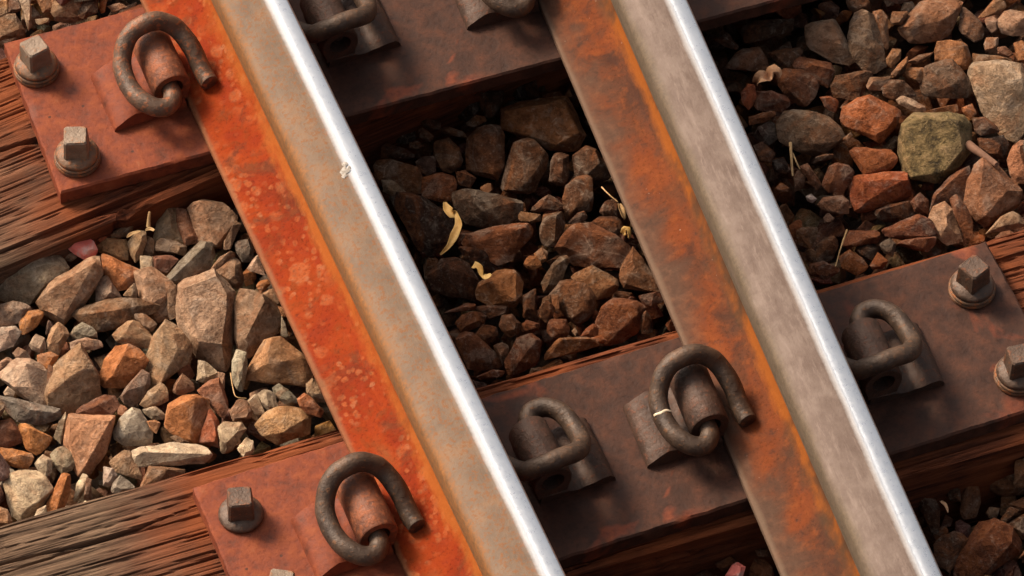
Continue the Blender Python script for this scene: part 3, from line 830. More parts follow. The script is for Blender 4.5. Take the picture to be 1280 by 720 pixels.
STONES = """
GT|L|-308,586,-57|-42,5,-3 -31,9,1 -22,15,8 -3,22,12 14,20,16 27,19,9 35,6,9 39,-10,7 36,-15,2 17,-20,-2 4,-21,-13 -9,-24,-13 -30,-13,-14 -40,-8,-10 1,-5,14 20,-6,14 10,-20,7 -16,-4,10 -29,19,-24 -8,24,-18 11,25,-12 21,12,-8 31,0,-15 6,2,-27 -20,0,-25|large smooth grey tan stone at the left edge under the upper sleeper
T|L|-271,548,-53|-39,3,-6 -21,13,4 10,20,8 29,18,18 38,16,16 36,3,12 25,-5,6 9,-14,-7 -21,-27,-18 -27,-24,-19 -35,-11,-15 26,8,21 -2,-14,7 -20,-15,5 -24,-30,-6 -24,-1,11 -21,12,-18 10,25,-9 26,21,-8 21,7,-10 -14,-13,-26 -22,4,-28|long pointed tan stone leaning up to the right beside the smooth grey stone
GT|L|-235,538,-60|-9,11,5 3,14,7 7,5,5 12,-11,-4 1,-11,-6 -15,-7,-6 -3,6,5 2,6,7 5,1,8 0,-11,7 -7,-6,4 -5,14,-6 6,9,-6 1,-4,-10|small grey tan stone down and left of the rough orange stone
B|L|-241,507,-59|-37,14,-3 -30,19,0 -11,17,3 13,9,8 26,2,10 49,-11,1 37,-17,-5 13,-16,-1 -3,-12,-6 -19,-11,-9 -32,5,-6 -21,0,10 8,-7,12 -23,4,4 -19,6,8 -7,5,8 15,-2,10 -2,-11,1 -13,-11,1 -20,-1,3 -27,22,-17 -6,22,-10 20,14,-11 26,-4,-14 1,0,-15 -16,14,-20|large elongated brown stone below the rough orange stone
BG|L|-342,544,-51|-16,11,3 -10,11,3 4,8,4 16,2,2 21,-6,0 4,-15,-4 -18,-11,-6 -5,-1,7 9,-7,8 12,-7,5 2,-11,0 -10,14,-6 5,12,-6 15,0,-6 -10,-1,-12|dark stone with a white streak at the left picture edge
O|L|-328,524,-53|-11,4,0 1,9,6 12,7,6 16,1,5 4,-7,-2 -10,-11,-6 -13,-6,-4 2,0,7 -7,0,3 -5,7,-8 11,10,-2 4,0,-9 -8,0,-9|small bright orange almond shaped stone near the left edge
GP|L|-356,515,-52|-10,10,3 -6,10,4 12,5,4 13,-2,2 1,-12,-4 -14,-11,-7 0,0,7 -7,5,4 -4,4,5 7,1,6 0,-8,0 -9,-8,-2 -5,10,-5 8,7,-3 2,-1,-9|flat pale grey stone at the left edge below the orange almond stone
T|L|-261,595,-55|-9,5,1 -3,8,4 9,2,2 8,-6,0 1,-6,-4 -8,-2,-3 -5,2,2 -2,3,4 3,-1,5 -1,-4,2 -4,-1,1 -4,6,-4 7,5,-4 2,-2,-7|little squarish tan stone between smooth grey stone and pink lump
PK|L|-246,593,-44|-15,8,3 -2,12,3 9,8,4 14,0,3 15,-13,-3 2,-14,-8 -5,-8,-4 -7,-1,0 -14,5,-1 1,-5,4 -5,3,6 -10,2,4 -2,4,6 8,-11,2 0,-11,-1 -4,-7,1 -5,-2,2 -9,1,2 -9,11,-6 6,10,-6 12,-6,-8 -2,-1,-10 -10,9,-9|pink and white lump lying under the upper sleeper
T|L|-307,496,-57|-13,-1,-4 -2,11,3 6,12,9 12,8,5 12,-2,2 5,-8,-3 -4,-15,-7 -15,-7,-6 -7,-3,6 -1,3,9 4,6,10 6,3,8 7,-2,6 -2,-8,3 -8,-6,4 -7,5,-10 6,14,-2 10,4,-6 -1,-3,-13|small tan stone down and right of the small bright orange almond shaped stone
G|L|-278,493,-57|-14,3,-2 -8,7,2 2,10,3 10,0,3 12,-6,0 11,-10,-3 -11,-2,-4 -7,-1,2 -5,2,4 1,2,5 7,-6,2 6,-9,1 -10,7,-8 3,9,-5 8,1,-7 -8,3,-9|small grey stone below the long pointed tan stone
TO|L|-211,586,-59|-18,13,2 -4,12,7 15,5,4 15,-4,2 10,-14,-5 6,-14,-6 -5,-4,-2 -16,7,-2 2,3,8 -11,6,4 -2,6,7 6,-11,0 3,-11,0 -3,-5,3 -10,2,2 -11,13,-4 12,8,-4 9,-6,-11 -2,2,-8|small orange tan stone down and right of the tiny red chip
O|L|-218,554,-55|-14,23,6 -7,20,9 4,10,5 21,-4,0 15,-15,-6 2,-21,-10 -9,-15,-7 -12,6,-2 -1,0,9 -5,9,9 2,4,6 8,-12,2 1,-15,-3 -8,0,4 -6,17,-4 5,15,-7 10,-3,-10 -5,-4,-17|rough orange stone right of the long pointed stone
T|L|-186,577,-51|-8,8,0 4,13,7 13,10,6 10,0,1 -1,-12,-6 -8,-14,-8 -10,-5,-5 1,8,8 7,6,9 4,-1,7 -2,-8,5 -6,-11,3 -7,-4,4 -3,8,-6 11,12,-2 1,-3,-10 -4,1,-8|tan five sided stone with a yellow scrap on its upper edge
B|L|-174,577,-57|1,10,4 8,4,3 2,-11,-3 -9,-7,-6 -1,3,1 3,2,4 1,-5,1 -6,-4,1 -1,1,4 2,9,-2 3,-5,-6 0,3,-3|tiny brown stone right of the tan five sided stone
T|L|-145,595,-58|3,23,8 10,21,11 15,11,10 10,2,2 12,-10,-4 11,-22,-8 1,-15,-8 -12,-9,-5 -20,-16,-10 -19,-5,-8 -8,10,1 -1,15,7 5,10,15 1,-8,5 1,10,11 6,11,9 5,-1,4 -7,-6,-1 -13,-13,-2 -12,-7,0 -6,3,4 -1,7,7 3,17,-3 12,14,-4 8,0,-9 3,-7,-14 -11,-4,-16 -4,11,-6|tall tan block standing against the upper sleeper
BR|L|-127,583,-57|-3,23,8 7,16,9 8,-14,-3 6,-17,-6 -8,-17,-7 -6,-2,-3 -8,14,3 3,9,10 2,-12,2 -6,-12,2 -6,-4,5 -6,5,8 0,17,-1 6,-1,-9 -4,-6,-12 -3,13,-6|small elongated reddish brown stone right of the tall tan block
B|L|-153,567,-59|-6,13,4 7,5,3 17,-5,0 13,-13,-5 -1,-6,-3 -15,3,-2 -15,5,1 3,-1,7 8,-8,7 5,-13,4 -2,-7,3 -9,-2,2 -10,1,3 -2,11,-2 14,1,-6 1,0,-7 -7,7,-6|small brown stone below the tall tan block
T|L|-103,576,-53|-16,26,12 -2,26,12 21,15,8 31,-4,3 14,-17,-7 0,-25,-14 -8,-14,-13 -17,-10,-8 -17,5,1 -3,16,19 2,-3,9 -1,-25,0 -5,26,-10 17,21,-10 12,-5,-15 -2,2,-22 -7,13,-14|big tan slab with a sharp ridge between upper sleeper and orange rail
G|L|-139,533,-57|-30,-2,-4 -11,7,5 16,18,12 28,9,13 28,1,7 16,-8,-3 -3,-13,-4 -19,-12,-9 -27,-5,-10 20,7,19 -6,1,8 -28,-10,1 -17,9,-17 12,18,-2 19,8,-6 0,-1,-14 -18,2,-16|grey green wedge with a knife edge left facet
DR|L|-168,548,-56|-7,11,3 11,2,5 16,-4,3 1,-11,-3 -11,-6,-4 -9,4,0 -7,1,9 3,0,5 6,-2,2 -8,-5,2 -6,-2,6 -3,11,-4 10,2,-5 -6,0,-7|small dark reddish stone left of the grey green wedge
TP|L|-185,552,-56|-3,10,4 9,6,5 6,-7,-1 -3,-6,-3 -7,-2,-1 -2,4,5 5,0,6 3,-7,3 -2,-7,1 -5,-4,2 -1,10,-1 6,-3,-5 -4,1,-5|tiny pale tan stone down and right of the tan five sided stone
T|L|-106,523,-51|-17,-4,-4 -2,4,3 15,6,6 13,-1,2 2,0,1 -13,-7,-5 -11,-2,-2 -1,2,5 9,1,11 -9,-4,-2 -8,1,-7 11,7,-1 2,4,-5|tiny elongated tan stone right of the grey green wedge
B|L|-101,509,-58|-18,10,0 -2,15,6 6,14,8 11,4,6 10,-6,-3 4,-17,-6 -2,-16,-6 -11,-3,-4 -13,5,4 0,6,9 3,0,10 0,-7,8 -2,-13,6 -5,-12,5 -10,-4,4 -11,13,-8 6,14,-1 8,2,-10 0,-7,-13|small brown stone up and left of the small orange chip
T|L|-87,549,-50|-8,0,-2 9,12,8 13,8,5 4,0,1 -5,-10,-5 -12,-8,-6 -6,0,3 4,7,9 2,1,3 -9,-5,-1 -3,3,-5 8,7,-1 -1,-2,-8|tiny elongated tan stone down and right of the big tan slab
B|L|-196,601,-52|-15,2,-1 -2,5,1 15,3,4 11,-2,1 3,-5,-2 -10,-3,-4 -11,-1,3 -1,2,4 10,2,5 8,-3,4 -7,-5,3 -9,5,-6 12,5,-2 3,0,-5|tiny elongated brown stone up and left of the tan five sided stone
R|L|-220,599,-49|-6,2,-1 4,3,1 6,-1,0 -2,-3,-2 -4,1,2 5,0,1 -2,3,-3 4,1,-2|tiny red chip just right of the pink lump
GT|L|-330,495,-56|-9,4,0 2,10,4 9,3,3 7,-6,-3 0,-9,-5 -7,-3,-2 -5,1,4 1,7,4 5,2,3 -1,-8,2 -5,-3,3 -5,6,-5 8,6,-4 0,-4,-8|small grey tan stone below the small bright orange almond shaped stone
T|L|-282,470,-49|-16,8,2 1,6,4 14,0,1 15,-8,0 5,-7,-2 -5,-2,0 -17,1,-1 -10,4,5 -1,2,6 7,-1,6 1,-4,2 -10,9,-4 9,5,-5 5,-2,-6 -8,5,-7|small elongated tan stone above the big tan block
O|L|-326,472,-56|-9,8,3 5,6,3 11,-1,2 8,-4,-2 -7,-10,-6 -11,-1,-1 -5,5,5 6,-1,6 4,-3,4 -3,-5,0 -6,0,2 -4,9,-5 8,3,-5 -4,-3,-11|small orange stone up and right of the pale cream stone
P|L|-354,459,-61|-26,14,1 -15,21,3 -3,22,8 12,17,8 17,12,4 21,0,2 18,-12,-3 11,-33,-12 0,-28,-10 -13,-10,-9 -22,5,-2 2,6,16 -1,-15,6 -16,-9,6 -19,20,-11 1,23,-11 11,14,-9 15,1,-15 3,-5,-24 -11,13,-15|pale cream stone with rough mottled face near the left edge
T|L|-309,434,-55|-13,26,6 2,29,12 17,29,16 21,9,9 22,6,4 26,-13,-2 23,-20,-9 5,-23,-13 -13,-28,-17 -33,-13,-16 -32,-4,-3 -21,9,-2 15,19,26 19,-1,20 -3,-3,15 -30,-9,4 -7,31,-11 14,30,-8 15,13,-11 20,-6,-21 -8,-12,-26 -15,8,-17|big tan block with a light tilted top face and shaded front
O|L|-255,431,-54|-27,-1,-5 -15,15,0 1,23,6 13,17,12 22,9,8 26,-5,5 18,-9,-5 1,-18,-8 -14,-15,-13 -26,-9,-8 2,3,14 -14,-9,5 -17,-5,3 -10,5,5 7,9,9 12,2,10 -1,-14,0 -17,-9,0 -13,8,-15 3,21,-10 17,17,-10 13,0,-12 -6,-1,-17|rounded orange brown stone right of the big tan block
K2|L|-371,416,-51|-26,24,4 -20,22,3 -9,15,4 -1,6,0 16,-3,1 32,-13,1 30,-20,-3 24,-21,-7 4,-15,-9 -11,-7,-6 -14,5,0 -23,14,1 1,-6,7 25,-19,6 -16,12,6 -13,10,7 19,-10,5 14,-15,-1 2,-12,-1 -9,1,4 -19,24,-4 -5,17,-6 10,6,-10 25,-7,-13 4,0,-16 -7,11,-11|long flat slate grey stone at the left edge
DR|L|-295,391,-53|-30,4,-5 -14,8,1 8,9,5 18,4,3 19,-3,0 10,-15,-3 -10,-6,-5 -2,-3,7 -18,0,1 -9,2,5 6,-11,1 -6,-5,0 -19,7,-10 6,10,-6 16,4,-10 -5,1,-10|small dark reddish stone down and right of the big tan block
D|L|-332,448,-51|2,10,5 6,5,4 0,-6,-3 -7,-10,-4 1,5,4 0,-6,2 2,8,-1 1,-3,-4|tiny elongated dark brown stone right of the pale cream stone
P|L|-379,447,-58|-5,2,1 1,6,3 6,-2,1 3,-5,-1 -5,-2,-1 -3,1,4 1,3,5 3,-1,2 -3,-2,2 -2,3,-2 5,1,-3 -2,1,-4|tiny cream stone down and left of the pale cream stone
BG|L|-350,490,-57|-8,4,0 0,8,2 6,1,1 8,-7,-4 -6,-4,-3 2,0,3 -5,-3,1 -4,6,-6 4,4,-4 -4,1,-7|tiny grey brown stone down and right of the flat pale grey stone
OP|L|-274,381,-58|-3,9,4 7,0,1 1,-9,-3 -6,-2,-2 -3,4,4 3,-2,2 -1,-7,1 -5,-4,2 -2,9,0 1,-3,-7|tiny pinkish orange stone up and left of the pale triangular stone
T|L|-371,484,-57|-6,4,0 5,4,4 10,0,2 -1,-3,-2 -9,-5,-3 -3,0,4 2,1,4 4,0,3 0,-2,1 -4,-3,1 -3,5,-4 6,2,-2 -6,-2,-6|tiny tan stone up and left of the pale cream stone
T|L|-189,517,-61|-12,28,6 -4,24,12 7,25,9 15,9,7 22,1,4 17,-16,-2 7,-27,-11 -4,-28,-13 -13,-16,-13 -16,-7,-4 -13,5,2 -6,13,17 -12,-15,4 6,-13,7 -6,29,-8 7,23,-2 20,12,-13 6,-8,-16 -6,-4,-17 -6,11,-10|knobbly upright tan block left of the biggest tan slab
B|L|-173,499,-57|-2,20,7 7,13,7 8,6,4 -3,-20,-9 -11,-17,-10 0,-1,-1 -1,5,10 4,4,9 5,0,6 -2,-14,-3 0,18,1 7,8,-3 -7,-9,-13|small elongated brown stone right of the knobbly upright tan block
T2|L|-144,464,-60|-17,40,10 -11,42,14 10,40,16 20,37,22 27,27,20 37,17,10 29,5,7 18,-13,1 9,-30,-14 4,-44,-25 -3,-52,-23 -15,-41,-24 -25,-27,-22 -26,-14,-14 -32,8,-9 -25,28,3 -19,24,26 17,23,30 21,5,21 0,-37,2 -21,-28,6 -10,42,-9 11,42,-2 19,27,-7 20,18,-19 11,-8,-31 2,-24,-39 -15,-8,-37 -18,15,-21|biggest flat faced pinkish tan slab in the left ballast
T|L|-213,521,-54|-10,2,-1 7,8,5 6,-1,0 2,-8,-4 -5,-2,-1 -6,1,1 2,4,5 1,-2,3 -1,-5,1 -3,-1,1 -6,5,-5 5,1,-3 -2,2,-5|tiny tan stone left of the knobbly upright tan block
T|L|-229,470,-56|-20,8,-2 0,18,7 7,12,6 13,4,2 17,-12,-1 9,-17,-8 -9,-8,-6 -18,1,-5 1,7,11 -13,-4,6 -13,3,2 -1,7,9 3,5,7 7,-1,6 9,-9,1 -7,-8,1 -12,-3,2 -9,10,-8 5,13,-4 14,-2,-11 -4,2,-13|medium tan stone up and left of the smooth tan oval stone
B|L|-212,477,-50|-8,10,3 1,8,3 7,-2,1 9,-7,-1 2,-12,-6 -4,-4,-3 -9,7,0 -6,3,4 -1,2,4 3,-3,2 0,-9,0 -4,-5,1 -6,1,3 -4,9,-2 5,3,-5 3,-4,-9 -6,8,-5|small brown stone below the knobbly upright tan block
T|L|-204,432,-54|-21,6,-4 -12,15,5 -6,21,7 9,27,15 18,21,10 27,3,10 28,-2,4 19,-17,-1 2,-19,-4 -17,-27,-11 -25,-24,-16 -24,-13,-7 13,-4,17 5,-19,4 -17,-30,-2 3,16,23 -11,12,-14 -1,20,-9 16,24,-4 19,9,-13 4,-1,-20 -14,-7,-23|smooth tan oval stone with a dark right side below the biggest slab
DG|L|-78,533,-59|-7,11,5 7,8,6 10,-1,1 4,-13,-5 -6,-9,-5 -9,2,0 3,1,5 5,-3,4 1,-9,1 -5,-3,4 -4,10,-2 6,3,-4 -4,-4,-9|small dark grey stone up and left of the small orange chip
TP|L|-74,507,-56|-9,2,-2 -1,7,2 6,9,6 6,-1,1 5,-12,-4 -7,-4,-3 -4,0,3 0,2,6 3,-5,-1 -5,4,-5 5,9,-1 4,-3,-7|tiny pale tan stone above the small orange chip
O|L|-77,478,-54|-7,3,0 0,5,2 7,3,3 8,-2,1 -4,-7,-2 -7,-3,-2 -4,-1,3 -1,0,4 3,-1,4 4,-2,3 -2,-5,1 -4,-3,2 -4,4,-3 5,4,-2 -2,-1,-6|small orange chip against the orange rail foot
T|L|-72,463,-57|-8,6,1 3,7,4 6,-4,0 4,-10,-4 -4,-3,-1 -6,2,4 1,3,4 4,-3,1 2,-6,-1 -3,-3,1 -4,6,-3 5,0,-5 -2,0,-5|tiny tan stone down and right of the small orange chip
BT|L|-99,441,-58|-14,22,7 -1,36,13 8,31,11 15,15,13 27,7,3 26,-5,2 16,-19,-8 -4,-22,-16 -18,-28,-19 -25,-18,-17 -25,-7,-9 14,6,22 -2,-2,10 -25,-25,-3 -6,27,-12 7,24,-7 20,16,-15 13,-3,-18 -8,-8,-27 -10,8,-22|tall split stone with a light left face beside the biggest slab
GT|L|-76,415,-51|2,11,6 3,4,3 1,-10,-4 -6,-7,-3 1,6,7 2,2,5 -3,-4,-1 2,10,1 2,-4,-6|tiny elongated grey tan stone right of the tall split stone
BG|L|-250,402,-59|-18,1,-2 -5,7,0 12,15,8 17,9,7 14,-2,2 7,-9,-2 -9,-14,-9 -16,-9,-5 -15,-3,7 -6,1,8 7,9,11 10,4,9 9,-3,7 -8,7,-10 11,19,-4 12,4,-7 -5,-5,-15|small grey brown stone above the pale triangular stone
T|L|-236,380,-53|-17,0,-3 -5,7,4 11,11,8 15,-3,4 12,-7,-1 -1,-8,-4 -12,-6,-4 3,1,8 -11,-2,2 -3,3,4 7,5,7 7,-6,2 -8,-6,0 -10,6,-11 9,12,-2 8,0,-7 -5,1,-8|small tan stone up and left of the bright orange upright block
GT|L|-244,364,-57|-10,9,1 4,6,4 11,-6,0 7,-8,-3 -3,-4,-3 -8,3,-1 -5,3,4 1,1,5 6,-4,2 4,-5,1 -2,-3,1 -4,0,2 -5,9,-5 9,0,-6 -2,0,-6|tiny grey tan stone up and right of the pale triangular stone
GP|L|-270,353,-58|-20,6,-1 -10,13,7 5,18,12 12,15,7 15,0,6 17,-10,-1 12,-17,-7 1,-15,-9 -13,-11,-8 -21,-1,-4 5,11,16 1,-7,6 -16,-7,6 -11,11,-10 6,21,-2 12,7,-6 9,-1,-17 -7,0,-16|pale triangular stone with an orange left flank above the long pale stone
B|L|-204,382,-52|-12,-2,-3 -5,8,2 4,12,5 11,1,1 11,-6,-3 1,-5,-4 -7,-6,-5 -9,-3,2 -5,2,6 0,5,8 4,-1,4 4,-4,1 -7,2,-7 4,12,-3 9,-1,-6 -3,-1,-7|small brown stone above the bright orange upright block
O|L|-212,344,-57|-25,2,-6 -13,19,6 3,20,13 15,16,13 26,8,9 24,0,7 5,-23,-12 -3,-26,-9 -10,-17,-6 -24,-3,-6 11,8,20 -5,-25,-1 -15,7,15 -12,11,-19 6,27,-8 20,13,-4 6,-4,-20 -4,-2,-21|bright orange upright block with a dark right side above the long pale stone
R|L|-194,321,-59|-15,-4,-6 6,22,10 11,9,5 4,-17,-9 -6,-10,-6 3,15,11 5,3,10 0,-15,3 -5,-7,2 -9,1,-11 7,9,-4 -2,-1,-9|dark red flake leaning on the bright orange block
BR|L|-177,355,-51|-15,12,6 2,17,8 10,15,9 11,-6,-1 8,-18,-4 0,-22,-9 -5,-7,-5 -11,5,3 7,7,14 -4,2,7 -10,6,5 5,7,8 6,-6,3 -1,-16,-2 -4,-7,2 -7,1,5 -10,16,-6 9,16,-3 8,-7,-11 -2,0,-9|small reddish brown stone above the dark red flake
TP|L|-174,395,-59|-10,-3,-3 -1,16,6 4,11,5 12,-2,-1 2,-10,-6 -5,-7,-4 -2,8,6 1,4,6 -1,-8,4 -4,-5,3 -5,3,-9 4,12,-2 2,-2,-8|small pale tan stone left of the narrow pale grey upright stone
TP|L|-162,375,-48|-2,7,3 5,3,2 -1,-10,-5 -4,-1,-1 -2,6,4 -2,-7,-1 -3,0,1 -1,7,-1 0,-3,-7|tiny pale tan stone down and left of the narrow pale grey upright stone
GP|L|-140,382,-55|-3,10,6 6,19,10 13,13,9 8,-4,0 -3,-18,-10 -9,-16,-10 -9,-3,-2 -3,6,8 3,12,10 6,7,10 3,-4,8 -3,-13,5 -6,-2,6 0,12,-5 9,12,-1 0,-7,-14 -5,3,-10|narrow pale grey upright stone below the tall split stone
TP|L|-178,305,-55|-8,13,5 -2,14,7 15,8,6 17,1,2 6,-7,-1 -2,-12,-7 -13,-11,-10 -12,-1,-5 -7,5,7 -3,6,7 7,-2,7 -11,-11,4 -10,-5,5 -3,14,-6 12,13,-6 5,2,-9 -6,-1,-14|flat squarish pale tan stone at the right end of the long pale stone
TO|L|-94,379,-62|-40,-1,-5 -24,16,-1 -6,28,8 4,26,17 16,19,11 24,4,8 29,-12,-2 28,-25,-9 19,-29,-11 -4,-19,-5 -17,2,-5 -27,-8,-5 -3,14,22 -17,-3,11 19,-9,12 -24,13,-24 -1,27,-6 15,26,-11 23,0,-13 14,-5,-22 -7,8,-13|large orange tan stone touching the orange rail above the lower sleeper
GT|L|-124,335,-55|-8,9,1 2,11,5 8,3,1 7,-10,-3 -3,-11,-5 -9,-2,-3 0,4,6 -3,-10,2 -7,-3,3 -5,10,-4 6,5,-6 -1,-4,-10|small grey tan stone up and left of the rounded orange stone
G|L|-106,335,-56|-8,11,2 -1,11,6 6,4,2 12,-9,-4 5,-13,-4 -4,-7,-3 -9,5,-1 -6,4,4 -2,5,5 1,1,4 5,-7,2 0,-8,2 -4,-5,2 -4,12,-5 6,7,-5 4,-3,-9 -4,6,-6|small grey stone above the rounded orange stone
TP|L|-140,332,-55|-6,8,1 5,10,6 7,-10,-3 -2,-8,-5 -4,0,-2 -5,3,6 -4,0,4 -3,9,-4 5,-3,-7 -2,4,-6|tiny pale tan stone up and left of the rounded orange stone
BT|L|-155,332,-56|-12,3,1 0,11,6 9,6,5 11,-4,-1 4,-11,-5 -11,-7,-5 -10,1,4 -1,9,6 5,4,5 6,-5,4 1,-10,2 -10,-7,2 -6,8,-8 9,10,-4 4,-5,-8|small tan brown stone up and right of the flat squarish pale tan stone
TO|L|-117,302,-61|-28,11,-1 -15,16,7 8,17,10 23,7,6 27,-2,1 20,-16,-6 5,-15,-9 -13,-13,-11 -25,-2,-4 -13,6,11 14,-8,9 -7,-12,6 -12,16,-16 9,22,-9 22,7,-12 5,-1,-16 -12,7,-16|rounded orange stone with a grey face at the lower sleeper edge by the rail
RO|L|-86,306,-50|-10,12,3 0,14,7 7,1,2 11,-8,-3 5,-13,-6 -4,-7,-4 -10,2,0 -8,7,7 -2,9,9 3,1,6 6,-6,3 -8,1,4 -6,12,-4 5,5,-6 4,-5,-9 -5,7,-8|small rusty red stone up and right of the rounded orange stone
T|L|-74,325,-53|-6,10,3 3,13,6 8,-2,1 7,-14,-4 -2,-9,-5 -8,1,-1 -5,3,7 0,6,9 4,-3,5 3,-10,2 -3,-8,2 -7,-2,5 -2,8,-3 7,2,-5 0,-1,-9|small tan stone up and right of the rounded orange stone
P|L|-168,281,-49|-10,3,-1 3,8,5 8,3,3 5,-8,-1 -6,-7,-4 -5,-1,3 4,0,3 3,-6,2 -3,-6,2 -5,5,-6 7,5,-2 -2,-1,-6|tiny cream stone down and right of the flat squarish pale tan stone
P2|L|-245,302,-52|-40,19,3 -26,17,6 6,12,3 26,3,3 38,-10,4 41,-15,0 36,-21,-3 14,-12,-5 -1,-7,-1 -20,-2,-3 -38,4,-4 -41,11,-3 -32,10,10 1,0,11 32,-18,10 -22,21,-12 7,18,-11 23,4,-13 29,-8,-15 2,6,-18 -17,12,-17|long pale stone lying along the lower sleeper
T|L|-293,310,-56|-16,12,2 0,16,7 8,10,8 7,-1,1 10,-14,-3 8,-16,-7 -4,-8,-3 -13,0,-3 -2,4,8 5,4,8 4,-3,4 5,-12,-1 -8,-2,1 -11,15,-7 7,12,-5 9,-4,-10 -1,0,-10|small tan stone below the pale triangular stone
GP|L|-315,301,-51|-3,11,4 5,5,4 7,-3,0 0,-9,-5 -9,-5,-4 1,0,7 2,-4,4 -2,-8,0 -7,-5,1 -1,10,-1 7,2,-6 -6,-1,-7|small pale grey stone down and right of the large pinkish orange shield shaped stone
G|L|-308,285,-51|-7,6,0 2,9,5 8,2,2 13,-8,-1 -5,-7,-4 -12,-2,-3 -3,2,4 2,5,4 4,1,3 6,-4,2 -2,-5,3 -6,-3,4 -4,7,-5 6,6,-6 -3,-1,-8|small grey stone down and right of the large pinkish orange shield shaped stone
B|L|-260,284,-58|-27,-2,-4 -11,14,4 14,2,5 25,-4,4 10,-6,-2 -15,-6,-4 -15,1,0 -9,8,9 5,-1,12 -9,-1,3 -16,4,-10 12,8,-6 9,0,-9|small elongated brown stone below the long pale stone
D|L|-231,319,-53|-8,6,2 -1,6,1 10,-6,-2 -2,-4,-2 -5,3,2 -2,3,3 4,-6,3 -2,-4,1 -5,7,-2 7,-2,-4|tiny elongated dark brown stone up and right of the long pale stone
TO|L|-249,345,-52|-6,7,2 2,5,3 7,0,2 -1,-7,-3 -5,-4,-2 -5,4,5 4,0,3 0,-4,-1 -3,-2,1 -4,7,-2 6,3,-3 -3,0,-6|tiny orange tan stone right of the pale triangular stone
OP|L|-322,354,-57|-22,12,-4 -15,24,6 -8,32,12 11,25,9 33,14,9 28,-2,8 16,-15,-2 3,-22,-9 -11,-29,-13 -19,-25,-12 -17,-10,-7 -10,20,21 25,3,20 -12,-26,2 -18,-1,12 -9,17,-18 -3,31,-6 25,18,-6 15,1,-18 -5,-11,-22 -9,5,-25|large pinkish orange shield shaped stone pointing down
O|L|-372,375,-52|-14,20,5 -5,17,7 4,9,2 15,-4,1 14,-8,-3 0,-12,-6 -5,-12,-8 -12,-3,-6 -4,6,12 0,2,8 6,-1,5 5,-3,3 -1,-4,0 -3,-5,0 -7,-1,3 -10,20,-3 3,10,-5 12,-1,-9 -2,-2,-15|small orange stone up and right of the flat orange stone
BR|L|-396,392,-54|-9,17,4 6,14,7 11,1,2 13,-11,-3 -3,-11,-5 -18,-8,-4 -6,5,12 3,4,13 6,-3,9 -2,-8,2 -12,-6,1 -5,16,-4 9,6,-6 -1,-2,-12|small reddish brown stone above the flat orange stone
O|L|-400,361,-53|-15,18,4 4,6,4 16,-1,1 17,-8,0 7,-14,-5 -8,-4,-6 -20,6,-3 5,-3,7 -5,-5,0 -13,1,3 -7,15,-5 10,6,-9 5,-3,-10 -12,10,-10|flat orange stone at the left edge above the speckled cream stone
P|L|-375,344,-59|-8,5,2 2,11,6 10,2,3 6,-8,-2 -4,-12,-4 -7,-3,-1 -5,2,5 6,-1,7 4,-5,1 -1,-6,-1 -4,7,-5 6,5,-5 -1,-3,-10|small round cream stone just above the speckled cream stone
P|L|-404,315,-54|-18,15,4 -9,22,9 6,21,11 19,17,9 23,1,8 25,-8,5 13,-14,-7 0,-21,-13 -13,-24,-13 -20,-12,-12 -20,1,-3 -7,10,15 13,5,17 8,-18,8 -12,-20,2 -12,20,-9 6,23,-8 19,11,-9 9,0,-16 -6,-5,-26 -11,12,-19|speckled cream stone with pitted face at the lower left
GP|L|-419,339,-50|-5,8,2 9,7,4 10,1,3 1,-1,0 -3,-8,-5 -11,-6,-6 6,5,4 1,-1,3 -6,-6,2 -2,6,-3 8,4,-3 -1,-2,-9|tiny pale grey stone down and left of the flat orange stone
GT|L|-352,344,-59|-11,10,1 -1,15,5 12,5,3 12,-4,-2 4,-11,-6 -6,-11,-7 -11,-2,-3 -7,0,5 4,-5,1 0,-10,1 -5,-10,3 -7,-6,4 -5,11,-8 8,7,-5 3,-1,-11 -6,3,-9|small grey tan stone right of the small round cream stone
O|L|-374,297,-52|-14,-2,-5 -3,8,1 11,19,11 17,13,10 13,0,0 1,-12,-6 -10,-15,-7 -15,-14,-9 13,10,14 -6,-12,0 -9,-4,1 7,-2,3 0,-10,-1 -6,-10,-3 -10,2,-10 8,17,-5 8,4,-7 -4,-3,-12|orange wedge standing on the lower sleeper edge next to speckled cream stone
P|L|-347,304,-58|-11,-9,-6 -3,4,2 5,11,5 10,7,5 4,-3,-2 -7,-11,-6 -5,-8,2 2,3,4 4,2,3 1,-4,2 -4,-8,1 -6,-2,-10 4,10,-2 3,1,-6|tiny elongated cream stone up and right of the orange wedge
B|L|-341,297,-56|-8,-8,-4 2,11,5 6,7,4 -1,-10,-6 -6,-6,3 3,4,3 -2,-7,1 -5,-3,-6 5,8,-1|tiny elongated brown stone right of the orange wedge
P|L|-399,281,-49|-9,-2,-2 -2,5,2 7,5,4 5,-2,0 -2,-4,-2 -7,-4,2 -3,2,3 2,-2,1 -2,-4,2 -6,1,-5 4,5,-1 0,0,-5|tiny cream stone down and left of the orange wedge
TO|L|-436,291,-50|-5,13,6 5,5,5 6,-6,-1 3,-11,-3 -11,-4,-4 -4,4,5 1,-6,3 0,-8,2 -7,-4,1 -2,12,-2 5,-1,-6 -5,1,-8|small orange tan stone down and left of the speckled cream stone
P|L|-354,275,-49|-7,1,-2 3,3,2 8,-1,1 -3,-2,-2 -4,0,1 2,1,4 5,-1,3 -4,2,-3 5,1,-1|tiny elongated cream stone right of the orange wedge
GT|L|-341,384,-59|-11,-3,-5 -1,6,4 9,12,7 10,7,4 1,-6,-4 -6,-13,-7 -7,-1,1 -1,4,6 5,3,8 0,-4,2 -4,-7,-1 -6,1,-7 7,11,1 2,-1,-6|small elongated grey tan stone up and left of the large pinkish orange shield shaped stone
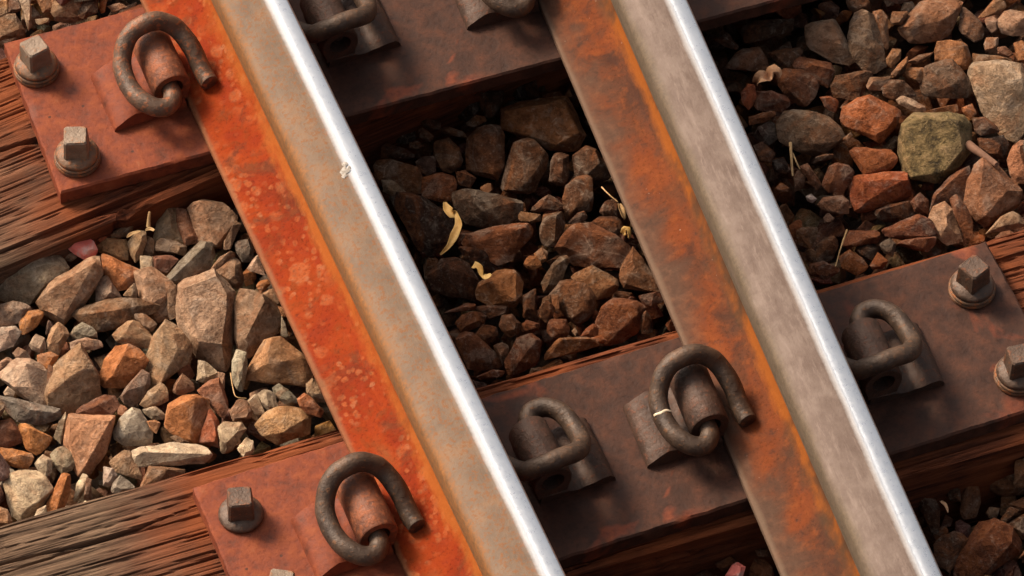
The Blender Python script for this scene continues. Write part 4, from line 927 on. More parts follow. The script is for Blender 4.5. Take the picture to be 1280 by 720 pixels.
TO|TL|-167,938,-57|-9,11,5 12,3,4 4,-9,-2 -6,-6,-5 -5,3,8 9,1,5 3,-7,2 -4,-8,2 -4,9,-2 4,-2,-8|small orange tan stone left of the large tan stone
T|TL|-147,923,-55|-9,15,6 21,3,6 12,-7,0 6,-11,-6 -16,-4,-4 -18,1,-1 13,-1,9 12,-1,7 -5,18,-4 8,3,-9 -7,4,-10|large tan stone behind the upper base plate at the top left
D|TL|-126,913,-54|0,12,6 15,6,7 7,-8,-1 -8,-9,-3 -14,-4,-4 1,8,5 10,3,7 -4,-7,4 1,12,-1 6,-1,-7 -6,2,-7|small dark brown stone right of the large tan stone
TP|TL|-192,932,-51|-4,17,7 8,12,7 4,0,-1 0,-15,-6 -5,-17,-10 -5,1,-1 -3,8,7 5,5,6 1,-4,3 -1,-12,1 -4,-14,0 -2,14,-1 3,3,-5 -3,-9,-11|narrow pale stone behind the upper left square bolt
B|TL|-215,919,-55|-12,14,7 10,12,6 12,-7,-2 9,-11,-4 -20,-6,-8 7,6,10 6,-7,3 -13,-7,0 -5,15,-5 10,1,-9 -10,1,-10|brown stone at the top left corner touching the base plate
TO|TL|-214,950,-53|-3,12,4 9,6,5 3,-10,-3 -10,-7,-6 -3,3,6 5,0,7 1,-9,0 -2,11,-1 3,-4,-6|small orange tan stone left of the narrow pale stone
D|TL|-203,944,-49|-3,10,4 7,7,3 6,-7,-2 0,-7,-5 -8,-5,-3 5,2,5 4,-8,2 0,-8,2 -5,-6,2 -1,9,-2 4,0,-5 -4,1,-7|tiny dark brown stone up and left of the narrow pale stone
T|TL|-180,911,-51|-7,5,1 8,1,2 6,-3,-1 -7,-1,-2 4,0,2 3,-3,1 -5,6,-2 5,0,-4|tiny elongated tan stone down and right of the narrow pale stone
O|TL|-108,914,-57|-1,10,3 8,5,4 -1,-8,-3 -6,-7,-5 -1,4,5 4,2,3 0,-6,0 0,11,-1 0,-2,-5|tiny elongated orange stone right of the large tan stone
BR|TL|-94,904,-57|-10,5,1 4,4,2 10,-4,1 -6,-3,-2 -5,1,2 2,0,4 5,-5,3 -5,6,-3 8,0,-4|tiny elongated reddish brown stone right of the large tan stone
D|M|131,615,-83|-13,10,3 -6,13,4 10,-1,2 18,-8,-2 15,-11,-3 -8,-1,-3 -16,1,-2 -8,4,6 5,-2,5 8,-7,3 -4,-3,4 -5,11,-6 7,3,-4 11,-2,-7 -10,6,-8|small elongated dark brown stone up and left of the large smooth coal black stone
B|M|122,581,-77|-23,20,3 -12,21,6 1,14,7 10,5,5 21,0,5 20,-12,-2 14,-22,-10 2,-20,-7 -4,-8,-3 -11,2,-4 -21,3,-1 -3,8,10 12,-8,8 -8,11,7 0,6,8 11,-10,3 7,-16,-3 1,-13,-2 -3,-6,0 -13,0,3 -12,19,-8 4,17,-9 15,10,-10 13,-9,-18 1,5,-15 -11,11,-12|medium brown stone up and left of the large smooth coal black stone
B|M|169,624,-79|-4,9,3 0,7,4 8,-5,0 3,-10,-3 -6,0,-2 -2,4,2 0,-7,2 -3,-1,1 -2,7,-1 5,0,-4 -2,2,-4|tiny brown stone left of the upright rounded brown stone between the rails
B|M|154,615,-81|-5,5,1 4,5,2 9,-4,-1 0,-5,-1 -7,0,-1 -4,3,2 2,2,4 6,-6,4 -1,-5,2 -5,-1,2 -3,6,-2 6,-1,-3 -5,2,-4|tiny brown stone above the large smooth coal black stone between the rails
B|M|199,616,-79|-12,9,2 -1,6,2 10,-3,0 13,-10,-4 2,-5,-2 -11,4,-1 -8,3,5 -1,2,5 7,-6,0 1,-3,1 -6,0,3 -7,9,-3 6,1,-3 3,-1,-6|tiny elongated brown stone up and left of the upright rounded brown stone
B|M|182,587,-80|-8,19,7 7,15,10 13,3,5 13,-9,-2 7,-15,-5 -3,-15,-9 -15,-9,-5 -13,6,-2 -4,8,8 4,6,13 8,-10,7 5,-14,2 -2,-12,-1 -7,-5,-2 -7,2,2 -3,18,-4 9,9,-8 6,-4,-11 -6,2,-14|medium brown stone left of the upright rounded brown stone between the rails
DG|M|154,583,-78|-9,8,2 2,9,3 12,4,5 7,-10,-3 -3,-9,-5 -9,-2,0 -6,1,6 5,1,5 2,-4,0 -6,-2,3 -4,7,-3 8,6,-4 0,-1,-8|small dark grey stone above the large smooth coal black stone between the rails
B|M|225,583,-83|-19,6,-2 -12,19,5 -1,21,13 12,19,15 22,13,12 23,5,7 10,-25,-5 1,-33,-13 -10,-23,-14 -24,-9,-11 -9,9,13 12,2,14 -4,-30,-2 -10,12,-12 3,21,-7 19,20,-9 13,-7,-22 -2,-3,-23|upright rounded brown stone left of the big lit stone between the rails
BR|M|158,552,-84|-13,16,6 6,14,8 18,5,4 18,-5,2 12,-6,-1 7,-16,-4 -9,-11,-8 -20,-5,-4 -17,6,-2 3,7,11 -9,7,8 10,0,7 10,-5,5 6,-6,3 -6,-9,-1 -12,-5,0 -6,16,-4 16,10,-6 9,2,-8 -3,0,-13 -9,11,-11|medium reddish brown stone up and right of the large smooth coal black stone
D|M|189,553,-82|-7,9,3 3,7,4 11,-4,0 3,-10,-6 -8,-2,-4 -3,4,6 5,-3,5 2,-4,1 -3,0,1 -4,11,-3 8,2,-6 -5,1,-7|small dark brown stone down and left of the upright rounded brown stone
T|M|204,527,-78|-5,5,1 7,6,2 7,-2,-1 0,-5,-3 -6,-1,-2 -4,2,2 4,2,2 4,-4,2 -1,-6,1 -3,6,-3 6,1,-4 -3,3,-6|tiny tan stone above the grey brown faceted stone between the rails
B|M|228,617,-75|-11,3,-2 1,6,4 10,2,2 10,-4,1 -3,-4,-2 -11,-2,-2 -1,3,6 4,0,1 -6,-1,2 -8,4,-4 7,4,-3 0,2,-6|tiny elongated brown stone above the upright rounded brown stone between the rails
D|M|180,635,-77|-13,8,1 -1,6,3 11,-3,0 7,-10,-2 -5,-4,-2 -8,-1,6 -2,1,4 4,-2,1 1,-5,0 -4,-4,3 -8,9,-4 9,0,-3 -2,1,-6|tiny elongated dark brown stone up and left of the upright rounded brown stone
K|M|150,645,-89|-11,18,8 19,5,9 12,-13,-2 -2,-13,-6 -20,-3,-2 -10,9,14 11,6,8 6,-6,3 -3,-7,4 -14,-3,9 -4,16,-4 11,-3,-9 -8,5,-10|medium blackish stone left of the upright rounded brown stone between the rails
K|M|226,650,-92|-15,4,1 -2,14,8 18,2,6 15,-10,1 -4,-12,-4 -11,-5,-4 -9,4,5 -1,8,11 11,-1,13 -2,-7,3 -7,-2,3 -8,10,-9 12,7,-5 -1,-5,-10|small blackish stone up and left of the upright rounded brown stone between the rails
D|M|253,636,-79|-5,16,5 19,8,5 11,-3,-1 -1,-13,-5 -9,-8,-7 -12,3,-2 9,3,7 6,-2,5 1,-7,2 -4,-5,2 -5,1,4 -2,18,-3 9,4,-9 -6,-3,-11|small dark brown stone above the upright rounded brown stone between the rails
G|M|109,565,-76|-9,11,4 1,11,4 6,0,0 14,-13,-5 -2,-8,-3 -11,2,-3 -6,2,6 0,2,5 6,-8,1 -7,-4,5 -5,12,-3 5,4,-7 0,-2,-8|small grey stone up and left of the large smooth coal black stone
TO|M|304,590,-83|-47,15,-4 -39,31,6 -29,31,5 -16,33,7 5,21,10 28,16,15 34,1,9 40,-9,8 40,-19,4 31,-26,-3 21,-32,-13 10,-34,-10 -7,-25,-10 -13,-9,-11 -26,-2,-11 -37,3,-1 -39,19,17 21,4,25 29,-27,13 -3,-29,3 -29,-9,8 -21,17,-16 -17,36,-14 7,23,-10 24,16,-17 28,0,-14 21,-13,-25 2,0,-26 -11,10,-23|big flat lit tan stone against the brown rail between the rails
BR|M|324,621,-80|-11,7,1 7,4,2 11,-3,0 6,-6,-1 -13,0,-3 -9,3,4 7,-3,3 3,-4,2 -10,-2,2 -4,7,-4 10,1,-4 -9,3,-6|tiny elongated reddish brown stone above the big flat lit tan stone between the rails
T|M|338,616,-77|-3,2,0 3,4,3 4,-3,0 -3,-2,-2 -2,1,2 2,-2,2 -2,-2,1 -1,2,-2 4,-1,-2|tiny tan stone up and right of the big flat lit tan stone
B|M|256,545,-84|-29,-7,-12 -14,13,0 -1,23,15 9,26,13 24,18,13 32,12,8 21,-9,-3 3,-25,-11 -14,-27,-11 -28,-19,-9 4,14,20 -9,-22,2 -20,-10,1 -10,4,6 -2,11,13 13,8,13 10,-11,6 0,-20,1 -10,-20,-1 -14,3,-18 3,25,-3 20,21,-4 17,1,-12 -5,-9,-22|tall ridged brown stone directly under the big lit stone between the rails
D|M|291,525,-80|-6,10,4 3,18,7 14,9,6 7,-11,-2 -4,-17,-8 -16,-10,-6 -6,5,6 -2,7,8 4,3,10 0,-7,5 -2,14,-6 9,10,-4 0,-4,-14|small dark brown stone right of the tall ridged brown stone between the rails
D|M|324,516,-79|-14,15,6 3,21,8 13,13,7 14,-10,1 14,-20,-8 -12,-17,-10 -18,-1,-5 -6,9,9 2,11,13 7,6,14 7,-8,12 -8,-12,5 -8,-1,6 -4,18,-10 10,15,-8 12,-9,-14 -11,7,-15|medium dark brown stone down and right of the big flat lit tan stone
K|M|300,651,-94|-7,14,5 15,6,7 11,-13,-3 -5,-11,-5 -15,1,0 -7,4,7 3,-2,10 1,-11,6 -5,-9,3 -10,-2,3 -2,15,-5 9,-2,-11 -7,6,-7|small blackish stone up and left of the big flat lit tan stone
K|M|130,524,-97|-26,40,16 -12,36,15 6,20,14 14,10,7 27,-7,4 31,-10,-2 17,-28,-6 6,-32,-18 -3,-34,-19 -17,-28,-11 -18,1,-8 -23,20,9 -13,22,25 9,-2,13 -6,-28,0 -13,45,-9 9,28,-12 22,9,-17 14,-2,-22 3,-8,-28 -8,7,-15|large smooth coal black stone against the polished rail left of yellow leaf
DG|M|197,508,-84|-27,28,6 -13,24,9 -1,17,4 14,3,4 32,-3,2 44,-14,1 30,-21,-3 11,-24,-6 -11,-15,-9 -25,-6,-8 -28,4,-5 -30,13,1 -8,-9,9 -19,13,15 25,-11,11 -16,28,-7 2,21,-9 20,7,-11 28,-5,-19 -3,1,-24 -18,13,-19|grey brown faceted stone touching the top of the yellow leaf
BR|M|190,458,-79|-42,14,-2 -29,16,5 -4,16,4 22,6,10 36,0,10 41,-5,8 27,-14,2 7,-23,-8 -8,-22,-10 -21,-1,-8 -32,7,-1 -14,0,7 23,-6,16 12,1,10 20,-3,11 15,-11,5 -15,-5,2 -19,16,-14 2,18,-11 24,12,-12 22,0,-12 -1,-4,-24 -12,15,-17|broad reddish stone right of the yellow leaf
K|M|169,448,-92|-21,20,8 1,11,8 14,-1,3 17,-10,1 11,-17,-7 -6,-11,-5 -16,5,1 -14,9,13 0,4,11 8,-3,8 10,-6,5 6,-10,0 -4,-8,1 -9,1,7 -14,23,-4 13,5,-6 8,-5,-10 -10,9,-6|small blackish stone down and left of the broad reddish stone between the rails
D|M|128,431,-87|-24,16,4 -7,24,9 10,20,8 19,9,6 23,-11,0 13,-21,-10 2,-20,-10 -11,-11,-9 -24,-1,-5 -9,9,16 9,-4,12 5,9,10 12,-10,4 0,-16,-1 -9,16,-10 11,23,-6 18,4,-16 5,-3,-21 -11,9,-17|round dark stone left of the small yellow leaf scrap
BT|M|234,476,-81|-9,6,0 -5,8,3 13,-2,2 11,-7,-2 -1,-6,-3 -10,1,-2 -5,1,2 -3,2,4 3,-8,5 -2,-6,2 -5,-1,1 -5,7,-5 12,2,-3 1,0,-6|tiny elongated tan brown stone up and right of the broad reddish stone
B|M|294,481,-83|-15,5,1 -7,16,5 8,21,10 24,13,13 18,-4,4 10,-14,-6 -3,-15,-7 -17,-13,-12 -17,-5,-5 -2,12,13 -6,-12,4 -10,0,5 3,9,11 14,6,11 4,-12,1 -3,-11,-1 -12,-11,-2 -11,-5,0 -6,9,-8 10,25,-4 15,8,-12 1,-3,-16 -7,5,-15|medium brown stone above the wide reddish stone between the rails
BG|M|258,482,-77|-18,1,-2 -6,7,2 5,8,6 13,2,2 16,-7,0 7,-9,-1 -13,-1,-5 0,3,10 6,-1,6 9,-5,2 3,-5,0 -11,-3,3 -9,6,-8 6,11,-4 14,0,-7 -7,3,-8|small grey brown stone down and right of the tall ridged brown stone
B|M|251,448,-79|-11,7,2 -2,18,6 16,13,9 15,2,3 8,-6,-2 -1,-17,-8 -12,-12,-8 -15,-4,-4 -9,4,8 -4,8,13 6,5,16 -3,-13,1 -9,-7,1 -5,9,-6 15,17,-2 8,0,-8 -6,-2,-15|small brown stone left of the wide reddish stone between the rails
B|M|285,452,-76|-13,0,-3 0,5,2 8,3,4 9,-4,0 -4,-5,-3 -2,2,5 2,0,7 2,-3,5 -3,-2,1 -6,2,-4 6,4,-1 -1,-1,-4|tiny brown stone above the wide reddish stone between the rails
BR|M|285,417,-86|-35,16,4 -20,18,8 -9,27,10 8,20,13 15,7,9 27,-4,8 37,-14,-2 34,-27,-4 16,-34,-8 -3,-21,-7 -22,-7,-12 -23,1,0 -37,11,1 -13,17,20 9,1,14 18,-7,12 -32,8,10 -18,23,-15 0,26,-13 14,14,-8 29,-1,-14 14,-9,-20 -14,2,-19 -17,16,-13|wide reddish stone with an overhanging dark front near the brown rail
D|M|312,432,-79|-17,9,1 -6,11,4 6,9,4 13,1,1 12,-12,-1 1,-13,-5 -10,-3,-5 -11,5,1 -5,4,6 1,0,8 5,-5,8 4,-10,4 -1,-10,0 -7,11,-8 6,10,-5 10,-2,-9 -5,1,-8|small dark brown stone up and right of the wide reddish stone between the rails
D|M|322,453,-80|-11,2,-2 -3,9,5 9,7,5 10,-5,-1 3,-11,-3 -8,-5,-3 -9,-3,5 -3,4,6 6,3,5 5,-5,3 -6,4,-5 7,8,-3 3,-2,-7|small dark brown stone above the light tan stone between the rails
TO|M|213,415,-79|-8,2,1 -1,8,4 7,4,4 9,-5,-1 -1,-7,-2 -6,-2,-3 -5,-1,4 -2,3,4 2,2,3 -5,-3,3 -4,4,-3 5,6,-2 0,-2,-6|tiny orange tan stone down and right of the broad reddish stone between the rails
TO|M|229,424,-83|-7,5,0 3,8,3 7,1,1 4,-7,-2 -4,-6,-4 -7,1,0 -4,1,2 1,2,5 1,-6,2 -3,-5,0 -5,0,1 -4,6,-3 6,3,-3 -2,-2,-6|tiny orange tan stone right of the broad reddish stone between the rails
BG|M|233,392,-78|-18,-2,-5 -3,10,4 8,15,6 22,11,8 17,7,6 5,0,0 -1,-12,-5 -8,-12,-9 -18,-11,-9 -2,3,8 4,7,7 3,-2,2 -12,-9,-1 -10,4,-12 6,11,-2 15,10,-3 2,0,-12 -7,-1,-11|small elongated grey brown stone left of the light tan stone between the rails
BT|M|316,360,-80|-17,11,4 -5,18,8 5,25,13 10,12,8 14,0,1 15,-15,-5 16,-26,-8 -1,-16,-9 -19,-8,-5 -19,1,0 -4,5,12 -16,-8,2 -11,4,6 -4,8,8 2,13,12 5,5,8 -2,-13,0 -12,-1,3 -9,16,-10 6,23,-1 11,6,-8 14,-10,-16 -8,2,-12|brown stone wedged under the brown rail foot above the lower sleeper
T|M|268,365,-77|-22,15,2 -12,17,8 1,16,10 13,6,3 21,-5,0 23,-13,-3 10,-16,-9 -4,-15,-9 -6,-2,-2 -19,4,0 -1,7,11 14,-14,6 12,-5,4 4,-13,1 -10,17,-11 4,19,-4 18,2,-8 9,-3,-14 -2,4,-10|light tan stone near the lower sleeper between the rails
B|M|240,354,-85|-23,16,0 -8,22,10 3,20,10 19,9,8 21,1,3 18,-11,-2 9,-23,-8 -6,-22,-13 -14,-10,-7 -19,3,-5 -8,13,16 9,-15,7 -10,-18,1 -10,18,-13 6,20,-7 19,8,-8 10,-5,-19 -5,3,-19|medium brown stone down and left of the light tan stone between the rails
B|M|203,348,-76|-5,5,1 4,10,6 9,4,3 6,-6,-2 -4,-11,-5 -7,-4,-4 -5,2,5 1,6,9 5,2,6 3,-4,2 -4,-7,-1 -6,-3,2 -2,6,-4 8,6,-3 -1,-4,-8|small brown stone up and left of the tiny pale pebble between the rails
BR|M|207,326,-82|-7,7,3 -3,12,2 12,4,4 12,-4,-1 7,-12,-4 -8,-7,-3 -11,1,-2 -3,3,6 -1,4,6 6,1,6 3,-8,5 -5,-1,6 -2,9,-4 9,7,-5 6,-2,-10 -4,5,-8|small reddish brown stone left of the tiny pale pebble between the rails
BR|M|278,316,-86|-26,4,-2 -20,15,6 0,18,11 8,15,8 9,8,9 22,11,6 28,-1,4 24,-7,0 14,-19,-7 -4,-20,-13 -22,-17,-13 -27,-10,-9 14,0,16 15,-9,11 -7,8,17 -6,-16,5 -14,14,-18 5,22,-10 10,14,-8 24,9,-12 12,0,-18 -15,-7,-20|chunky reddish stone against the lower sleeper by the brown rail
K|M|302,299,-85|-6,8,2 3,10,6 7,2,1 3,-10,-5 -9,-8,-6 -1,3,9 2,0,5 0,-4,-1 -3,10,-5 6,4,-4 -5,-2,-11|small blackish stone right of the chunky reddish stone between the rails
TO|M|209,295,-79|-29,3,-6 -13,9,4 -6,11,6 19,2,6 28,-2,3 29,-9,0 8,-5,-3 -8,-5,-2 -26,-2,-6 -6,5,10 20,-3,9 -19,0,0 16,-3,5 16,-7,3 -21,7,-10 -2,13,-4 19,5,-7 8,3,-11 -13,4,-11|long orange tan stone lying along the lower sleeper between the rails
RO|M|244,293,-80|-8,6,0 3,4,2 8,-3,-1 4,-4,-2 -6,-2,-2 -6,2,3 0,1,3 2,-2,2 0,-3,1 -4,-2,1 -4,6,-3 7,0,-4 -4,1,-5|tiny rusty red stone right of the tiny pale pebble between the rails
P|M|223,314,-81|-3,2,0 2,4,1 3,-2,-1 -1,-4,-2 -2,1,0 0,1,1 1,-2,1 -1,2,-2 3,0,-2|tiny pale pebble near the lower sleeper between the rails
BR|M|317,323,-81|-12,7,3 10,4,4 11,-6,0 -1,-7,-2 -9,0,-3 -7,6,3 3,2,7 -2,-3,4 -7,1,2 -6,7,-3 7,0,-5 -4,3,-6|small reddish brown stone up and right of the chunky reddish stone between the rails
BR|M|238,305,-78|-12,0,-2 -3,5,2 6,7,4 9,1,2 5,-7,-2 -5,-4,-3 2,1,7 4,-1,4 2,-4,0 -4,-3,2 -6,2,-5 5,7,-1 4,-1,-5|tiny reddish brown stone right of the tiny pale pebble between the rails
TO|M|168,395,-79|-25,9,1 -14,14,4 3,19,6 20,14,9 29,3,5 23,-11,-1 8,-21,-5 -5,-15,-10 -17,-9,-7 -25,1,-5 -12,5,11 18,4,15 8,-21,5 -16,15,-11 5,21,-6 25,9,-7 9,1,-19 -8,1,-14|rounded orange brown stone right of the small yellow leaf scrap
BR|M|124,369,-83|-15,5,-2 -7,9,4 8,8,6 17,-1,1 12,-6,-2 -1,-6,-5 -13,-6,-4 -9,2,4 4,5,7 9,-1,6 6,-4,4 -8,-4,2 -7,6,-6 6,9,-4 9,2,-9 -5,2,-10|small reddish brown stone down and right of the round dark stone between the rails
D|M|150,372,-82|-19,13,1 1,6,4 18,-3,3 16,-8,-1 5,-7,-3 -7,-5,-5 -14,7,1 -12,6,3 0,0,7 11,-7,9 9,-10,6 2,-8,3 -6,-7,0 -10,2,3 -12,14,-5 14,3,-5 5,0,-7 -9,10,-6|small elongated dark brown stone down and right of the round dark stone
B|M|160,347,-81|-10,4,1 -3,13,4 7,10,6 12,-2,1 5,-11,-4 -3,-10,-5 -9,-2,-1 -5,0,6 -2,3,8 3,2,9 5,-3,7 2,-8,4 -2,-7,3 -4,-2,5 -5,8,-6 7,12,-3 4,-4,-8 -3,4,-7|small brown stone left of the long orange tan stone between the rails
D|M|132,345,-79|-13,3,-2 1,10,6 11,2,5 11,-6,0 2,-10,-2 -11,-4,-3 -7,2,4 1,8,8 2,-8,5 -6,6,-7 9,6,-3 3,-4,-7|small dark brown stone down and right of the round dark stone between the rails
BR|M|116,332,-85|-17,19,7 -8,23,11 2,18,8 0,9,6 9,4,1 19,-10,-3 22,-19,-8 12,-23,-6 -3,-17,-10 -14,-12,-8 -16,6,-1 -8,13,14 12,-13,5 -11,9,8 -5,12,9 -1,3,7 5,0,5 10,-8,2 -10,-10,0 -11,1,4 -10,21,-6 4,18,-5 8,10,-12 20,-8,-17 2,0,-18 -5,12,-13|medium reddish brown stone below the round dark stone between the rails
B|M|140,319,-81|-7,9,1 2,7,5 9,2,1 4,-6,-1 -4,-12,-7 -5,-2,-1 -5,5,4 0,-3,4 -4,-7,3 -5,-1,3 -3,7,-3 8,4,-2 -1,-3,-9|tiny brown stone left of the long orange tan stone between the rails
BR|M|158,303,-77|-24,-2,-7 -10,10,0 0,16,8 15,15,10 21,4,7 11,-4,1 10,-15,-5 -4,-12,-8 -19,-12,-9 8,8,14 -7,-9,6 15,3,14 -14,5,-15 3,18,-6 14,8,-6 8,-2,-13 -8,1,-17|medium reddish brown stone left of the long orange tan stone between the rails
BR|M|180,339,-84|-8,6,0 0,7,4 11,1,1 10,-6,-2 -1,-5,-3 -9,-1,-2 -5,2,3 -1,2,6 4,-3,7 4,-6,5 -5,-1,1 -5,7,-3 8,3,-3 1,-1,-7|tiny reddish brown stone up and left of the long orange tan stone
B|M|205,354,-81|-7,-1,-1 1,10,4 9,10,7 8,-1,0 -2,-8,-4 -10,-8,-5 4,-2,2 -2,-7,1 -3,2,-5 6,9,-3 0,-2,-8|tiny brown stone up and left of the tiny pale pebble between the rails
B|M|217,353,-76|-2,11,4 6,7,4 0,-10,-4 -5,-7,-4 4,3,7 0,-7,0 -3,-6,0 0,10,-1 1,-4,-6|tiny elongated brown stone up and left of the tiny pale pebble between the rails
BR|M|123,385,-80|-21,6,-3 3,5,2 13,-1,3 8,-5,0 -4,-1,-2 -11,2,0 0,-1,5 6,-4,6 3,-5,4 -2,-3,2 -13,6,-5 10,3,-3 -1,2,-6|tiny elongated reddish brown stone below the round dark stone between the rails
BR|M|117,291,-77|-16,4,-1 3,4,3 14,-2,2 8,-6,0 -12,-1,-1 -10,-1,6 1,1,5 6,-1,3 4,-4,2 -8,-3,4 -7,5,-5 11,2,-3 -5,3,-5|tiny elongated reddish brown stone left of the long orange tan stone between the rails
D|M|191,364,-79|-4,10,5 11,12,9 2,-13,-7 -11,-8,-7 -2,5,8 6,9,8 1,-8,1 -7,-6,4 0,10,-5 3,-3,-11|small dark brown stone up and left of the tiny pale pebble between the rails
D|R|579,620,-74|-19,14,1 7,7,5 33,-1,3 29,-12,-2 -3,-10,-5 -25,-5,-8 -23,8,-3 2,-5,7 -13,5,6 3,2,5 18,-5,7 -16,-6,-1 -9,17,-10 27,5,-6 3,3,-15 -15,13,-12|medium elongated dark brown stone up and left of the flat diamond shaped brown stone
D|R|532,614,-71|-13,9,2 3,9,6 9,-8,-1 5,-10,-4 -4,-2,-2 -7,3,7 2,5,5 5,-3,2 -2,-2,4 -5,9,-5 9,-1,-7 -1,2,-6|small dark brown stone up and left of the flat diamond shaped brown stone
B|R|543,584,-72|-28,5,-4 -15,10,3 -1,12,6 7,5,1 16,9,5 19,-6,1 18,-17,-5 0,-13,-3 -15,-2,-6 -4,5,9 13,-1,11 -18,0,2 -10,5,4 -2,5,7 11,-5,3 9,-13,1 -1,-9,0 -10,-4,0 -11,10,-12 2,13,-5 11,10,-5 17,-8,-12 -5,4,-11|medium brown stone up and left of the flat diamond shaped brown stone
D|R|587,569,-70|-19,13,2 1,10,3 19,3,6 8,-5,-1 1,-14,-5 -10,-9,-4 -15,2,10 -1,2,8 4,-7,3 -8,-9,3 -7,11,-6 13,6,-4 4,-3,-11|small dark brown stone above the flat diamond shaped brown stone
BR|R|605,543,-71|-17,16,2 -9,20,5 3,6,5 20,0,3 21,-10,0 9,-20,-10 2,-13,-8 -9,-1,-2 -16,7,1 0,0,9 15,-9,6 1,2,6 11,-3,5 -6,-2,1 -10,2,4 -6,13,-6 6,12,-6 19,-3,-7 4,-4,-11 -7,13,-10|small reddish brown stone up and right of the flat diamond shaped brown stone
DR|R|581,531,-72|-18,16,7 -5,19,9 7,17,7 15,5,7 22,-8,1 12,-17,-5 0,-23,-8 -5,-17,-11 -15,-4,-3 -19,6,1 -15,5,11 -9,5,12 -4,4,12 0,-9,4 -5,-11,1 -9,-10,1 -13,-4,5 -14,0,8 -7,16,-6 7,15,-5 19,2,-10 4,-6,-17 -4,5,-12|flat diamond shaped brown stone right of the curled dry leaf
DR|R|548,522,-73|-15,16,2 1,8,5 12,-1,3 16,-12,0 3,-14,-4 -22,-1,-5 -9,9,6 -1,4,7 3,0,7 6,-6,6 -12,1,2 -6,12,-5 10,4,-5 6,-4,-13|small dark reddish stone down and left of the flat diamond shaped brown stone
R|R|524,537,-71|-7,5,1 4,11,6 10,7,6 6,-6,-1 -5,-14,-7 -9,-5,-3 -6,3,4 -1,4,9 1,-4,3 -5,-7,-2 -3,8,-6 8,8,-2 -1,-5,-10|small red stone left of the flat diamond shaped brown stone
RO|R|603,491,-67|-8,9,3 2,6,4 10,-1,0 3,-10,-6 -6,-4,-4 -7,4,6 0,3,6 5,-1,2 1,-6,-2 -4,-2,1 -4,11,-3 9,2,-4 -2,0,-8|tiny rusty red stone down and right of the flat diamond shaped brown stone
GT|R|636,569,-63|-24,15,5 -20,22,10 -1,24,9 11,19,14 15,13,7 16,-6,2 19,-20,-7 19,-27,-9 10,-28,-12 -4,-18,-11 -18,-4,-4 -25,3,0 7,11,18 7,-13,7 -13,10,16 -23,7,10 -9,15,-7 4,27,-7 15,17,-6 19,-6,-18 12,-14,-21 -4,9,-17|grey tan kite shaped stone in the upper right ballast
BG|R|676,553,-58|-19,11,1 -11,20,10 -4,26,14 10,28,14 18,23,13 17,13,6 13,-6,3 10,-20,-5 8,-32,-12 -5,-32,-18 -18,-25,-13 -22,-14,-7 6,16,22 -14,11,15 1,-17,3 -10,-16,4 -5,15,-12 4,29,-9 17,24,-1 15,7,-14 10,-8,-21 -3,-2,-22|tall grey brown stone right of the grey tan kite shaped stone
B|R|696,556,-53|-4,20,10 4,19,11 9,10,5 5,-3,-2 -1,-18,-8 -10,-23,-12 -6,-4,-2 -5,7,10 -1,-3,5 -3,-9,0 -6,-9,-2 -5,-3,3 0,18,-1 8,11,-3 2,-5,-12 -1,2,-9|small elongated brown stone up and right of the tall grey brown stone
D|R|684,599,-55|-9,12,5 12,3,6 14,-8,-2 -5,-7,-3 -11,1,-1 -6,7,8 7,2,7 8,-6,3 -4,-5,2 -8,0,4 -3,13,-3 12,-2,-6 -5,5,-6|small dark brown stone above the tall grey brown stone
B|R|717,562,-50|-10,2,-2 -3,7,4 11,2,4 11,-2,2 0,-7,-5 -9,-1,-3 4,-2,5 3,-4,4 -2,-6,1 -4,4,-4 10,5,-3 1,0,-7|tiny brown stone left of the large smooth oblong tan stone
GT|R|736,575,-54|-9,0,-2 -3,6,2 7,3,3 7,-2,0 -4,-7,-4 -8,-2,1 -4,2,4 3,1,3 3,-2,1 -4,-6,-2 -5,2,-4 6,5,-2 -2,-3,-6|tiny grey tan stone up and left of the large smooth oblong tan stone
B|R|721,590,-55|-7,7,3 11,0,3 1,-4,-2 -6,-3,-2 -4,2,4 0,-4,2 -4,8,-2 2,-1,-5|tiny brown stone up and left of the large smooth oblong tan stone
T|R|750,550,-57|-35,-1,-7 -35,5,-4 -23,10,1 -15,13,4 -2,21,8 14,17,13 32,9,13 43,4,7 33,-8,4 25,-17,-6 4,-20,-10 -15,-19,-9 -24,-10,-14 -11,2,15 30,-5,15 11,-12,12 -33,-5,5 -16,12,-22 -7,19,-18 4,25,-8 28,19,-10 22,5,-11 8,-1,-21 -14,1,-24|large smooth oblong tan stone at the top right
T|R|691,517,-58|-7,2,1 2,8,6 12,5,5 7,-3,-1 -5,-9,-4 -8,-2,-4 -5,-1,4 1,4,6 3,-3,3 -4,-8,0 -7,-4,2 -2,5,-4 9,7,-3 -1,-2,-7|tiny tan stone down and right of the tall grey brown stone
TO|R|690,496,-49|-11,-2,-4 0,4,1 11,7,5 10,2,2 1,-2,-2 -10,-7,-5 -7,-2,1 0,2,3 6,4,4 6,0,4 0,-2,2 -6,-6,0 -5,1,-5 7,6,-1 1,1,-4|tiny elongated orange tan stone above the pale grey wedge
B|R|720,503,-54|-15,2,-2 -2,4,1 14,0,3 7,-2,0 -7,-4,-3 -10,-1,2 7,0,2 3,-2,1 -6,-4,1 -7,4,-5 11,3,-2 -3,0,-5|tiny elongated brown stone left of the rusty square stone
TO|R|704,486,-56|-12,5,-1 -3,9,2 12,2,3 10,-6,-1 1,-10,-4 -7,-1,-3 -5,2,5 5,-1,4 -2,-7,0 -6,7,-6 8,4,-4 3,-3,-9|small orange tan stone above the pale grey wedge
